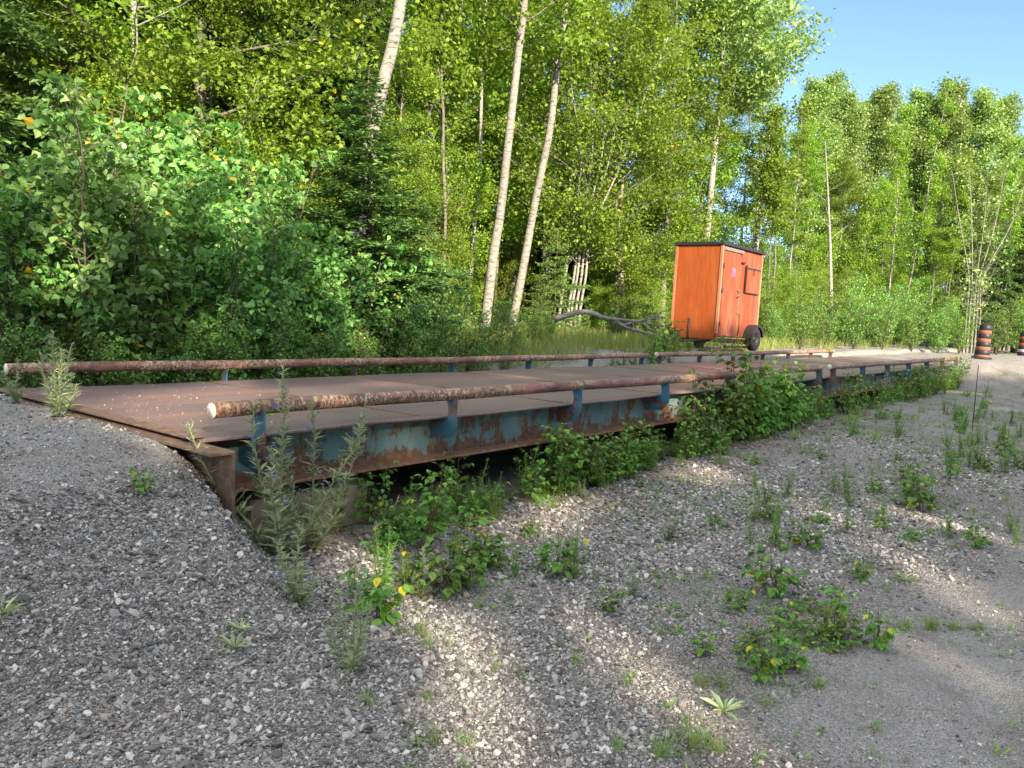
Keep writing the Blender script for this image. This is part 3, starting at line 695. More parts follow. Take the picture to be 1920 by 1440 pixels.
def conifer(rng, h, r0, reach, nb, z0=.05, mat_='fir', dens=1.0, droop=.25, needle=.07, bark='bark_dark', dead=.0, shape=.85):
    wood = MB(); tp = np.stack([np.cumsum(rng.normal(0, .02, 14)), np.cumsum(rng.normal(0, .02, 14)), np.linspace(0, h, 14)], -1)
    tube(wood, tp, np.linspace(r0, .01, 14), 8)
    Ps, Ds, Ss = [], [], []
    for k in range(nb):
        t = z0+(1-z0)*((k+rng.random())/nb); p0 = interp(tp, np.array([t]))[0]
        az = k*2.4+rng.normal(0, .3); L = reach*(1-t)**shape*(.55+.6*rng.random()**.7)*(1+.22*math.sin(az*1.7+t*9))+.10
        d = np.array([math.cos(az), math.sin(az), 0]); sd_ = np.array([-d[1], d[0], 0]); s = np.linspace(0, 1, 7)[:, None]
        up = .35*(t-.35)
        dr = droop*rng.uniform(.3, 1.9); up += rng.normal(0, .16)
        path = p0+d*L*s+np.array([0, 0, 1.])*L*(up*s-dr*s*s+.16*s**3)+np.cumsum(rng.normal(0, .02*L, (7, 3)), 0)*s
        tube(wood, path, np.linspace(max(.006, r0*.22*(1-t)+.004), .003, 7), 4, cap=False)
        if t < dead: continue
        ntw = max(4, int(L*16*dens))
        for u in np.linspace(.12, 1, ntw):
            q = interp(path, np.array([min(u, .999)]))[0]; lt = L*.42*(1.08-u)*rng.uniform(.7, 1.1)+.05
            for sg in (-1, 1):
                tw = unit(d*.75+sd_*sg+np.array([0, 0, -.18+rng.normal(0, .32)]))
                m = max(3, int(lt*34*dens)); uu = rng.uniform(0, 1, m)[:, None]
                Ps.append(q+tw*lt*uu-np.array([0, 0, 1])*.10*lt*uu**2)
                side = np.cross(tw, [0, 0, 1])*np.where(rng.random(m) < .5, 1, -1)[:, None]
                Ds.append(tw*.8+side*.75+rng.normal(0, .45, (m, 3)))
                Ss.append(np.full(m, needle)*rng.uniform(.7, 1.3, m))
    P = np.concatenate(Ps); D = np.concatenate(Ds); S = np.concatenate(Ss)
    T = LEAF['needle'][0].copy()
    lf = MB(); nn = unit(rdir(rng, len(P))*.9+np.array([0, 0, 1.])); leaves(lf, 'fatneedle', P, D, nn, S)
    return wood.mesh('bark', M[bark]), lf.mesh('needles', M[mat_])
LEAF['fatneedle'] = (np.array([(0, 0, 0), (.5, .17, .02), (1, 0, 0), (.5, -.17, .02)]), np.array([(0, 1, 2, 3)]))
def vtrunk(rng, h, wob=.10, lean=(0, 0), n=14):
    z = np.linspace(0, h, n); w = np.cumsum(rng.normal(0, wob, (n, 2)), 0)*np.linspace(0, 1, n)[:, None]*.5
    return np.stack([w[:, 0]+lean[0]*z, w[:, 1]+lean[1]*z, z], -1)
def make(name, bark_me, leaf_me, loc=(0, 0, 0), label=None, cat='tree', group=None):
    r = empty(name, loc); link('trunk', bark_me, r)
    if leaf_me: link('crown', leaf_me, r)
    tag(r, label, cat, group); return r

rg = np.random.default_rng(21)
PROTO = {}
def proto(key, name, b, l, cat='tree'):
    r = make(name, b, l, (0, 0, -1000), cat=cat); PROTO[key] = r; r['_used'] = 0; return r
USED = set()
def place(key, x, y, rz=None, sc=1.0, label=None, group=None, z=None, sink=.05):
    r = PROTO[key]; rz = rg.uniform(0, 6.28) if rz is None else rz
    loc = (x, y, (G(x, y) if z is None else z)-sink)
    if key not in USED:
        USED.add(key); r.location = loc; r.rotation_euler = (0, 0, rz); r.scale = (sc, sc, sc) if not hasattr(sc, '__len__') else sc; o = r
    else: o = copy_tree(r, loc, rz, sc)
    tag(o, label, None, group); return o

# archetypes
for i in range(2):      # leafy saplings with drooping pointed leaves, the left thicket
    r_ = np.random.default_rng(100+i)
    tr_ = [vtrunk(r_, r_.uniform(2.1, 3.0), .05, r_.normal(0, .16, 2)) for _ in range(5)]
    b, l = broadleaf(r_, tr_, .016, .004, (.12, .98), 19, lambda t: .62*(1-t*.55), lambda t: .45+.3*t, 4, 6, .080, .06, 'heart', 'bark_dark', 'birch', .5, .5, brad=.5)
    proto('thicket%d' % i, 'leafy_sapling', b, l, 'sapling')
for i in range(2):
    r_ = np.random.default_rng(120+i)
    tr_ = [vtrunk(r_, r_.uniform(1.3, 2.2), .05, r_.normal(0, .25, 2)) for _ in range(8)]
    b, l = broadleaf(r_, tr_, .010, .003, (.08, .98), 16, lambda t: .45*(1-t*.5), lambda t: .6, 4, 6, .05, .05, 'rhomb', 'bark_dark', 'birch2', .3, .5, brad=.5)
    proto('shrub%d' % i, 'leafy_shrub', b, l, 'shrub')
for i in range(3):      # tall maple-like trees, lit yellow green
    r_ = np.random.default_rng(140+i); h = 13+i*1.5
    b, l = broadleaf(r_, [vtrunk(r_, h)], .13, .02, (.14, .98), 54, lambda t: 2.7*(1-abs(t-.45)*1.0)+.3, lambda t: .2+.6*t, 9, 66, .088, .20, 'maple', 'bark_grey', 'maple', .35, .45)
    proto('maple%d' % i, 'broadleaf_tree', b, l)
for i in range(2):      # poplars
    r_ = np.random.default_rng(160+i); h = 15
    b, l = broadleaf(r_, [vtrunk(r_, h, .07)], .15, .02, (.22, .99), 66, lambda t: 2.9*(1-t)**.6+.5, lambda t: .5+.45*t, 9, 44, .15, .24, 'rhomb', 'bark_aspen', 'poplar', .1, .45)
    proto('poplar%d' % i, 'poplar_tree', b, l)
for i in range(2):      # bushy lime-green young trees
    r_ = np.random.default_rng(180+i)
    tr_ = [vtrunk(r_, r_.uniform(3.0, 4.6), .09, r_.normal(0, .15, 2)) for _ in range(5)]
    b, l = broadleaf(r_, tr_, .035, .006, (.08, .98), 20, lambda t: 1.1*(1-t*.5), lambda t: .5, 6, 21, .068, .12, 'rhomb', 'bark_grey', 'lime', .3, .45)
    proto('young%d' % i, 'young_tree', b, l)
r_ = np.random.default_rng(200); b, l = conifer(r_, 12, .14, 2.3, 120, .06, 'fir', 1.35, .25, .12); proto('fir0', 'fir_tree', b, l)
r_ = np.random.default_rng(201); b, l = conifer(r_, 10.5, .13, 2.1, 110, .14, 'fir', 1.35, .30, .12, dead=.20); proto('fir1', 'fir_tree', b, l)
r_ = np.random.default_rng(202); b, l = conifer(r_, 3.2, .04, 1.15, 60, .03, 'fir2', 1.5, .12, .065); proto('yfir', 'young_fir', b, l)
for i in range(4):                                # slim trunks, each with its own bends and a sparse crown
    r_ = np.random.default_rng(203+i); h = (14, 11.5, 15, 9)[i]; tk = [vtrunk(r_, h, .20, r_.normal(0, .05, 2), 18)]
    if i == 1: tk.append(vtrunk(r_, h*.85, .2, (.10, -.06), 16))
    b, l = broadleaf(r_, tk, (.085, .06, .10, .045)[i], .015, ((.40, .55, .3, .25)[i], .98), 28, lambda t: 1.7*(1-t*.6), lambda t: .3+.6*t, 7, 20, .12, .17, 'maple', ('bark_pale', 'bark_grey', 'bark_aspen', 'bark_grey')[i], 'maple', .3, .45, bare=.15)
    proto('slim%d' % i, 'slender_tree', b, l)

def on_px(px, d, dy=0):
    """ground point seen in direction px at depth d"""
    P = pix(px, 640, d); return P[0], P[1]

# ---- hand-placed trees
def path_px(pts, n=26):
    return smooth_path([pix(x, y, d) for x, y, d in pts], n)
def rooted(pts):
    p = pix(*pts[0]); x, y = p[0], p[1]; g_ = np.array([x, y, G(x, y)-.1]); c = [g_]+[pix(*q) for q in pts if pix(*q)[2] > g_[2]+.5]
    return smooth_path(c, 30)
def custom(name, lines, r0, r1, crown, label, seed, nb=22, blen=1.6, elev=.5, nsub=7, nleaf=22, ls=.12, bark='bark_aspen', mat_='maple', leaf='maple', droop=.25, spread=.16, group=None, bare=0, cat='tree', brad=.3):
    r_ = np.random.default_rng(seed); tr_ = [rooted(l) if not isinstance(l, np.ndarray) else l for l in lines]; o = tr_[0][0].copy()
    tr_ = [t-o for t in tr_]
    bl = blen if callable(blen) else (lambda t: blen*(1.15-t*.5))
    b, l = broadleaf(r_, tr_, r0, r1, crown, nb, bl, (elev if callable(elev) else (lambda t: elev)), nsub, nleaf, ls, spread, leaf, bark, mat_, droop, .45, bare, brad=brad)
    return make(name, b, l, o, label, cat, group)
custom('aspen_tree', [[(905, 640, 19), (912, 590, 19), (925, 480, 19), (938, 400, 19), (955, 250, 19), (972, 100, 19), (985, -20, 19), (990, -250, 19)]], .135, .075, (.72, .99),
       'leaning pale aspen trunk, left one of the two side by side', 301, nb=14, blen=2.2)
custom('aspen_tree', [[(952, 640, 20.5), (968, 570, 20.5), (985, 480, 20.5), (1005, 370, 20.5), (1030, 250, 20.5), (1042, 150, 20.5), (1047, 110, 20.5), (1062, -10, 20.5), (1072, -250, 20.5)]], .122, .07, (.66, .99),
       'pale aspen with a kinked trunk, right one of the two side by side', 302, nb=14, blen=2.2)
custom('aspen_tree', [[(655, 600, 13.5), (682, 350, 13.5), (705, 215, 13.5), (722, 140, 13.5), (735, 90, 13.5), (752, -5, 13.5), (775, -200, 13.5)]], .125, .10, (.86, .99),
       'thick grey trunk rising steeply out of the dark fir, leaning right', 303, nb=8, blen=1.6)
custom('poplar_tree', [[(1312, 560, 29), (1325, 445, 29), (1338, 300, 29), (1350, 180, 29), (1356, 90, 29), (1370, -40, 29), (1380, -130, 29)]], .15, .05, (.50, .99),
       'tall poplar with smooth pale trunk and open crown, rising directly behind the orange booth', 304, nb=46, blen=lambda t: 4.6*(1-t)**.35*(1 if t > .6 else .8)+.3, elev=.6, nsub=12, nleaf=60, ls=.16, mat_='poplar', leaf='rhomb', bark='bark_pale', spread=.24, droop=.15)
cl = []
for a, b_ in ((1050, 1098), (1066, 1118), (1072, 1135), (1080, 1150), (1088, 1176)):
    cl.append([(a, 580, 23), (a+10, 520, 23), (a+22, 430, 23), (b_-8, 300, 23), (b_+(b_-1130)*.8, 170, 23), (b_+(b_-1125)*1.5, 70, 23)])
custom('clump_tree', cl, .05, .015, (.36, .99), 'many-stemmed tree with white stems in a bundle and a wide yellow-green crown', 305, nb=26, blen=lambda t: 2.9*(1-abs(t-.62)*1.3)+.2, elev=.55, nsub=8, nleaf=24, ls=.11, mat_='lime', leaf='rhomb', bark='bark_pale', spread=.2)
custom('forked_tree', [[(848, 620, 25), (852, 480, 25), (858, 350, 25), (856, 220, 25), (850, 120, 25), (845, -20, 25)], [(856, 300, 25), (858, 200, 25), (862, 100, 25), (866, -60, 25)]], .10, .05, (.5, .99),
       'slender mottled tree whose stem forks high up, left of the leaning aspens', 306, nb=12, blen=1.5)
custom('spruce_trunk_tree', [[(962, 600, 28), (968, 430, 28), (975, 330, 28), (985, 180, 28), (992, 0, 28)]], .20, .14, (.55, .99), 'thick mottled trunk standing between and behind the two leaning aspens', 307, nb=16, blen=2)
custom('birch_tree', [[(1408, 560, 31), (1418, 455, 31), (1428, 380, 31), (1436, 320, 31), (1445, 230, 31)]], .15, .04, (.40, .99), 'short white birch stem showing just right of the booth roof under a leafy crown', 308, nb=24, blen=2.3, mat_='maple', nleaf=22, bark='bark_pale')
custom('dead_snag', [[(1560, 640, 32), (1557, 490, 32), (1553, 380, 32), (1547, 265, 32)]], .085, .02, (.35, .95), 'bare dead pale snag standing upright before the right-hand woods', 309, nb=9, blen=1.1, elev=.8, bare=1.01, bark='bark_pale', nsub=3)
cl = []
for a, b_ in ((1808, 1800), (1814, 1822), (1822, 1845), (1828, 1866), (1834, 1896)):
    cl.append([(a, 640, 34), (a+4, 590, 34), (a+9, 520, 34), (b_, 420, 34), (b_+(b_-1830)*.5, 320, 34)])
custom('birch_clump', cl, .05, .010, (.30, .99), 'clump of thin bare grey birch stems fanning out behind the faded barrel', 310, nb=16, blen=1.5, elev=.95, bare=.84, nleaf=12, bark='bark_aspen', mat_='poplar', nsub=6)
custom('dead_branchy_tree', [[(262, 330, 14), (256, 200, 14), (252, 60, 14), (250, -30, 14)]], .09, .05, (.62, .99), 'dead-branched grey tree showing above the left thicket, pale twigs spread wide', 311, nb=16, blen=2.0, elev=.3, bare=.85, nsub=6, bark='bark_pale', droop=.4)
for a, b_, d, lab in ((800, 815, 30, 'thin straight white sapling trunk in the shade left of the forked tree'), (880, 905, 26, 'thin slanting trunk right behind the forked tree'), (740, 745, 22, 'mottled trunk just right of the thick grey trunk')):
    custom('slender_tree', [[(a-4, 560, d), (a, 380, d), ((a+b_)/2, 200, d), (b_, 20, d)]], .06 if a != 740 else .12, .03, (.55, .99), lab, 320+a, nb=10, blen=1.4)

# ---- firs and saplings placed by eye
for px, d, key, s, lab in ((565, 17.5, 'fir0', (.95, .95, 1.0), 'dark fir rising behind the thicket, tallest of the left-hand firs'),
                           (690, 12.0, 'fir1', (.85, .85, .46), 'dark fir with drooping boughs around the foot of the thick grey trunk'),
                                                      (450, 16.2, 'fir1', (1.0, 1.0, 1.0), 'dark fir standing left of the tall fir behind the thicket'),
                           (635, 18.0, 'fir1', (.95, .95, 1.1), 'dark fir between the tall fir and the thick grey trunk'),
                           (-70, 11.5, 'fir0', (1.1, 1.1, .85), 'dark fir in the top left corner, its boughs reaching into the photo'),
                           (630, 27, 'fir0', (1.3, 1.3, 1.25), 'tall dark fir deeper in, its boughs sunlit yellow near the top')):
    x, y = on_px(px, d); place(key, x, y, rg.uniform(0, 6), s, lab)
for px, d, s, lab in ((1035, 21, .95, 'young pointed fir in the sun between the leaning aspens and the white clump'), (1010, 19, .5, 'small young fir low in the brush left of the pointed one'), (800, 17, .9, 'young yellow-green fir at the edge of the thicket'),
                      (770, 19, 1.1, 'young fir in front of the dark wood, left of the forked tree')):
    x, y = on_px(px, d); place('yfir', x, y, None, s, lab)

# ---- thicket of saplings along the back edge of the platform
rt = np.random.default_rng(77)
rows = []
for px, d, s in ((-60, 7.6, 1.0), (25, 7.4, .92), (110, 7.8, 1.0), (195, 8.0, 1.05), (285, 8.2, 1.1), (375, 8.6, .98), (455, 9.0, 1.0), (530, 9.6, .92), (600, 10.2, .84), (665, 10.8, .85), (730, 11.8, .86),
                 (60, 9.4, 1.18), (160, 9.6, 1.25), (260, 9.8, 1.32), (350, 10.2, 1.22), (440, 10.6, 1.1), (520, 11.2, 1.05), (-30, 9.4, 1.12), (790, 13, .8), (690, 9.9, .62), (610, 9.3, .66), (770, 11.4, .55), (840, 13.6, .62),
                 (100, 12.5, 1.5), (230, 12.8, 1.5), (360, 13, 1.45), (0, 12.2, 1.5), (480, 14, 1.35)):
    x, y = on_px(px+rt.normal(0, 8), d); y = max(y, 4.25)
    place('thicket%d' % rt.integers(2), x, y, None, s*rt.uniform(.94, 1.06), 'leafy birch-like sapling with pointed drooping leaves in the dense thicket behind the back rail', 'saplings in the thicket behind the back rail')
for px, d, s in ((30, 6.9, .55), (120, 7.0, .5), (210, 7.1, .55), (310, 7.4, .6), (400, 7.9, .55), (480, 8.3, .6), (560, 8.8, .6), (640, 9.4, .6), (710, 10.2, .62), (775, 11, .66), (830, 12, .68), (880, 13.4, .7), (925, 14.6, .66), (965, 15.5, .62), (905, 12.6, .42),
                 (1000, 16.4, .45), (950, 13.4, .33), (1030, 18.0, .42)):
    x, y = on_px(px, d); y = max(y, 3.85)
    place('shrub%d' % rt.integers(2), x, y, None, s*rt.uniform(.9, 1.1), 'low small-leaved green shrub at the foot of the thicket behind the back rail', 'low shrubs along the back rail')
for i, (px, d, k, s) in enumerate(((-90, 13, 'maple0', .5), (30, 13.6, 'young0', 1.15), (110, 14.2, 'maple1', .48), (190, 13.4, 'young1', 1.2), (250, 15, 'maple2', .55), (330, 14, 'young0', 1.15), (390, 15.2, 'maple0', .55), (455, 15.6, 'young1', 1.2), (520, 15, 'young0', 1.0),
                                   (610, 15.5, 'young1', .95), (680, 16.5, 'young0', .9), (740, 17.5, 'maple1', .45), (800, 19.5, 'young1', .95), (70, 16, 'maple2', .75), (300, 17, 'maple1', .8), (160, 17.5, 'maple0', .85), (430, 18, 'maple2', .85), (-30, 16.5, 'maple1', .8), (830, 22, 'maple0', .6))):
    x, y = on_px(px, d); place(k, x, y, None, s, 'bright leafy tree rising just behind the thicket', 'leafy trees just behind the thicket')
# ---- sunlit brush and young trees at the wood's edge
for px, d, s in ((860, 20, .62), (920, 23, .5), (1125, 26, .42), (1165, 24, .42), (1215, 26, .62), (1190, 29, .8), (1260, 30, .8), (1330, 33, .8), (1445, 27, .5), (1480, 29, .58), (1515, 31, .62), (1460, 33, .85), (1540, 34, .8), (1590, 36, .7),
                 (1640, 38, .72), (1690, 40, .75), (1585, 31, .42), (1640, 33, .42), (1690, 34, .4), (1740, 36, .45), (1790, 38, .5), (1880, 40, .7), (1930, 38, .6), (1500, 36, 1.05), (1570, 39, 1.1), (1430, 36, 1.0), (1740, 42, .8), (830, 24, .8), (1300, 34, .7)):
    x, y = on_px(px, d)
    place('young%d' % rt.integers(2), x, y, None, s*rt.uniform(.92, 1.1), 'bushy yellow-green young tree at the sunlit edge of the wood', 'young trees along the sunlit edge of the wood')
for px, d, s in ((1455, 25, .75), (1500, 26, .85), (1545, 27, .8), (1600, 28, .85), (1655, 29.5, .9), (1710, 31, .95), (1760, 32, .95), (1800, 33, .9), (1870, 34, 1.0), (1920, 36, 1.1), (1560, 31, 1.1), (1620, 33, 1.15), (1090, 21.5, .5), (1150, 22.5, .45), (1215, 24, .5), (1960, 36, 1.2), (1685, 34, 1.2), (1740, 36, 1.2)):
    x, y = on_px(px, d)
    place('shrub%d' % rt.integers(2), x, y, None, s*rt.uniform(.9, 1.15)*1.15, 'small-leaved green shrub in the brush beyond the yard', 'shrubs beyond the yard')
# ---- poplars with tops against the sky at the right
for px, d, s, k in ((1560, 44, .86, 0), (1625, 46, .93, 1), (1690, 47, .95, 0), (1745, 46, .97, 1), (1800, 47, .96, 0), (1850, 49, .97, 1), (1915, 52, .93, 0), (1965, 50, .90, 1), (1590, 50, .95, 1), (1660, 53, 1.0, 0), (1720, 52, 1.0, 1), (1775, 54, 1.02, 0), (1890, 47, .72, 1), (1500, 41, .85, 0), (1530, 47, .98, 1)):
    x, y = on_px(px, d); place('poplar%d' % k, x, y, None, s, 'tall sunlit poplar in the row against the blue sky at the right', 'poplars against the sky')
for px, d, s, k in ((1640, 41, .62, 'maple0'), (1740, 40, .55, 'maple1'), (1850, 42, .6, 'maple2'), (1900, 43, .7, 'maple0'), (1790, 43, .6, 'fir0'), (1868, 38, .62, 'fir1'), (1905, 40, .7, 'fir0'), (1560, 40, .6, 'maple1'), (1480, 38, .62, 'maple2'), (1950, 42, .8, 'fir0')):
    x, y = on_px(px, d); place(k, x, y, None, s, 'shorter tree in front of the poplars at the right' if k[0] == 'm' else 'dark fir in the woods at the right behind the barrels', 'shorter trees before the right-hand poplars' if k[0] == 'm' else 'dark firs behind the barrels')
for px, d in ((1000, 36), (1030, 39), (1060, 35), (1085, 40), (1110, 37), (1015, 44), (1140, 42), (1050, 46)):
    x, y = on_px(px, d); place('fir%d' % rt.integers(2), x, y, None, (1.2, 1.2, .8), 'dark fir deep in the wood behind the white clump', 'firs behind the white clump')
for px, d, sc_ in ((128, 13.5, .9), (215, 15, .95), (330, 15, .9), (475, 15.5, .95), (520, 16.5, 1), (615, 16, .95), (770, 17.5, 1), (820, 18.5, 1), (885, 20, 1), (935, 23, 1), (1005, 24, 1), (1025, 27, 1), (1052, 29, 1), (1180, 24.5, .85), (1210, 27, .8), (1285, 29, .8), (1475, 30, .75), (1510, 33, .7), (1600, 36, .75), (1660, 37, .8), (1700, 38, .8), (1770, 37, .8), (1880, 38, .75)):
    x, y = on_px(px+rt.normal(0, 16), d+rt.uniform(0, 3)); place('slim%d' % rt.integers(4), x, y, None, (sc_*rt.uniform(.7, 1), sc_*.85, sc_), 'slender bare-stemmed tree at the front of the wood', 'slender trees at the front of the wood')
# ---- the wood behind, in three depths
for d0, d1, n, lo, hi in ((14.5, 17, 6, -100, 420), (18, 23, 15, -160, 1010), (24, 31, 22, -160, 1300), (32, 42, 28, -160, 1420), (44, 58, 26, -200, 1500)):
    for i in range(n):
        px = lo+(hi-lo)*(i+rt.random())/n; d = rt.uniform(d0, d1); x, y = on_px(px, d)
        if 975 < px < 1100 and d < 34: continue
        if d < 24 and 640 < px: continue
        fir = rt.random() < .10 and d > 26
        k = ('fir%d' % rt.integers(2)) if fir else rt.choice(['maple0', 'maple1', 'maple2', 'maple1', 'slim0', 'slim2'])
        cap = 1.15
        if px > 1080: cap = .80+.25*(d-24)/30
        place(k, x, y, None, rt.uniform(.85, 1.1)*cap, 'dark fir deep in the wood' if fir else ('slender pale-trunked tree deep in the wood' if k[:4] == 'slim' else 'yellow-green broadleaf tree in the wood'),
              'firs deep in the wood' if fir else ('slender trees deep in the wood' if k[:4] == 'slim' else 'broadleaf trees of the wood'))
for i in range(80):
    px = -150+2100*(i+rt.random())/80; d = rt.uniform(20, 40) if px < 1400 else rt.uniform(40, 52)
    if (955 < px < 1110 and d < 33) or (1200 < px < 1500 and d < 31): continue
    x, y = on_px(px, d); place('young%d' % rt.integers(2), x, y, None, rt.uniform(.8, 1.25), 'young understorey tree in the shade of the wood', 'understorey trees in the wood')

# ---- trees behind the viewer, whose shade lies over the yard; openings let the sun through in the photo's bright places
SHADE = np.array([LD[0], LD[1], LD[2]])
OPEN = []      # (point, radius) that stay sunlit
def lit(x, y, z, r): OPEN.append((np.array([x, y, z]), r))
def unp(px, py, z):
    d = Fv+Rv*(px-960)/F_PX-Uv*(py-720)/F_PX; return CAM+d*((z-CAM[2])/d[2])
srng = np.random.default_rng(66)
def strip(p0, p1, n, r, z=-.72):
    for t_ in np.linspace(0, 1, n): lit_r = r*float(srng.uniform(.5, 1.05)); lit(*unp(p0[0]+(p1[0]-p0[0])*t_, p0[1]+(p1[1]-p0[1])*t_, z), lit_r)
strip((865, 1190), (925, 1440), 7, .25); strip((1120, 1175), (1330, 1390), 9, .23); strip((1480, 925), (1905, 1185), 12, .25); strip((1640, 945), (1920, 1030), 8, .24); strip((1000, 985), (1160, 915), 5, .24); strip((1230, 905), (1420, 860), 5, .26)
strip((1650, 1180), (1780, 1250), 3, .20); strip((1400, 1400), (1500, 1440), 3, .22); strip((620, 1010), (700, 1090), 3, .22); strip((1780, 1240), (1920, 1310), 4, .22)
strip((150, 765), (380, 748), 9, .5, 0); strip((250, 800), (420, 818), 4, .22, 0); strip((180, 800), (330, 835), 4, .24, -.1); strip((480, 735), (760, 722), 5, .26, 0); strip((850, 715), (1250, 690), 5, .24, 0)
rl = np.random.default_rng(404)
for _ in range(80): lit(rl.uniform(0, 12), rl.uniform(4.2, 8), rl.uniform(.2, 3.0), rl.uniform(.22, .42))
for _ in range(26): lit(rl.uniform(.5, 10), rl.uniform(-4.5, 0), -.6, rl.uniform(.09, .18))
for _ in range(25): lit(rl.uniform(0, 14), rl.uniform(0, 3), 0, rl.uniform(.15, .28))
for x in (1.55, 1.75, 1.95): lit(x, .17, -.22, .17)
lit(2.5, .17, -.24, .15); lit(3.1, .17, -.22, .14); lit(.9, -.03, .15, .2); lit(2.0, -.03, .15, .2); lit(2.9, -.03, .15, .2); lit(5, -.03, .15, .15); lit(6.5, 0, .1, .2); lit(8.2, 0, .1, .25); lit(5.6, 0, -.2, .12)
for x in (11.0, 13.0, 15.0, 17.0, 19.0, 21): lit(x, 1.2, 0, .35)
for px, py, d in ((120, 480, 8), (350, 300, 9), (240, 640, 7.5), (600, 560, 9.5), (690, 430, 10.5), (60, 330, 8.5), (420, 560, 8), (500, 250, 10), (700, 640, 10), (800, 600, 12)):
    lit(*pix(px, py, d), .22)
shade_rng = np.random.default_rng(55)
def shade_tree(x, y, h, seed, n=1, name='shade_tree', cr=(.20, .99), bl=3.4, nl=85, ls=.26):
    r_ = np.random.default_rng(seed); tp = vtrunk(r_, h, .08); wood = MB(); tube(wood, tp, np.linspace(.16, .02, len(tp)), 8)
    C = []
    for k in range(42):
        t = cr[0]+(cr[1]-cr[0])*(k+r_.random())/42; p0 = interp(tp, np.array([t]))[0]; az = r_.uniform(0, 6.28); L = bl*(1.1-t*.7)*r_.uniform(.7, 1.1)
        d = np.array([math.cos(az), math.sin(az), .35]); s = np.linspace(0, 1, 5)[:, None]; path = p0+d*L*s
        tube(wood, path, np.linspace(.035, .006, 5), 4, cap=False)
        for j in range(9):
            q = interp(path, np.array([r_.uniform(.2, 1)*.999]))[0]; C.append(q+r_.normal(0, .42, (nl, 3)))
    P = np.concatenate(C)+np.array([x, y, G(x, y)])
    keep = np.ones(len(P), bool)
    for p, r in OPEN:
        w = P-p; al = w@SHADE; dist = np.linalg.norm(w-al[:, None]*SHADE, axis=1); keep &= ~((dist < r*1.0+.03*shade_rng.random(len(P))) & (al < 0))
    P = P[keep]-np.array([x, y, G(x, y)]); m = len(P)
    lf = MB(); leaves(lf, 'rhomb', P, rdir(r_, m), rdir(r_, m), ls*r_.uniform(.7, 1.2, m))
    return make(name, wood.mesh('bark', M['bark_grey']), lf.mesh('leaves', M['poplar']), (x, y, G(x, y)-.02), 'leafy tree standing behind the viewer, shading the yard', 'tree', 'trees behind the viewer')
SH = []
_r = np.random.default_rng(9)
for j, (yy, n_, x0_, x1_, h0_, h1_) in enumerate(((-25.5, 10, -28, 3.5, 17.5, 14.5), (-29.5, 10, -31, 5, 19.5, 16.5))):
    for i in range(n_):
        f_ = (i+.5)/n_; SH.append((x0_+(x1_-x0_)*f_+_r.uniform(-.5, .5), yy+_r.uniform(-1, 1), h0_+(h1_-h0_)*f_**2+_r.uniform(-.8, .8)))
SH += [(7.5, -27, 12), (11.5, -26, 10.5)]
for i, (x, y, h) in enumerate(SH): shade_tree(x, y, h, 500+i)

# ------------------------------------------------------------------ fallen branch, boards, stake
tube_pts = smooth_path([pix(*q) for q in ((1040, 600, 17), (1068, 590, 17), (1100, 585, 17), (1135, 597, 17), (1170, 612, 17), (1205, 622, 17.2), (1240, 632, 17.3))], 30)
mb = MB(); tube(mb, tube_pts+np.random.default_rng(1).normal(0, .008, (30, 3)), np.linspace(.068, .026, 30), 8)
for ps, r0_ in ((((1130, 596, 17), (1165, 600, 16.8), (1200, 603, 16.7), (1245, 612, 16.6)), .05), (((1165, 611, 17), (1190, 604, 17.2), (1215, 598, 17.3), (1248, 597, 17.4)), .03), (((1185, 602, 16.8), (1188, 612, 16.7), (1186, 620, 16.6)), .022),
                (((1200, 603, 16.7), (1222, 593, 16.6), (1246, 596, 16.5)), .022), (((1205, 605, 16.7), (1220, 618, 16.5), (1240, 622, 16.4)), .02), (((1222, 598, 17.3), (1240, 585, 17.4), (1252, 583, 17.4)), .018)):
    tube(mb, smooth_path([pix(*q) for q in ps], 12), np.linspace(r0_, r0_*.4, 12), 6)
o = mb.obj('fallen_branch', M['bark_aspen']); tag(o, 'crooked grey fallen branch arching left of the orange booth', 'fallen branch')
slab('wooden_board', 1392, 652, 19.3, (1.5, .22, .04), .1, M['wood_grey'], 'pale weathered board lying in front of the trailer wheel', 'board')
slab('wooden_board', 1335, 652, 20, (2.2, .2, .05), -.25, M['wood_grey'], 'long grey plank lying under the booth trailer', 'board')
slab('steel_plate', 1400, 668, 16.5, (1.3, .5, .02), .5, M['black'], 'dark flat steel scrap behind the far rail by the trailer wheel', 'scrap plate', .1)
P = unp(1822, 815, -.66); x, y = P[0], P[1]
mb = MB(); tube(mb, [(0, 0, -.1), (.004, 0, .45), (.012, .003, .95)], [.007, .006, .005], 6); o = mb.obj('thin_stake', M['black'], loc=(x, y, G(x, y))); o.rotation_euler = (0, .03, 0)
tag(o, 'thin dark metal stake standing upright in front of the faded barrel', 'stake')

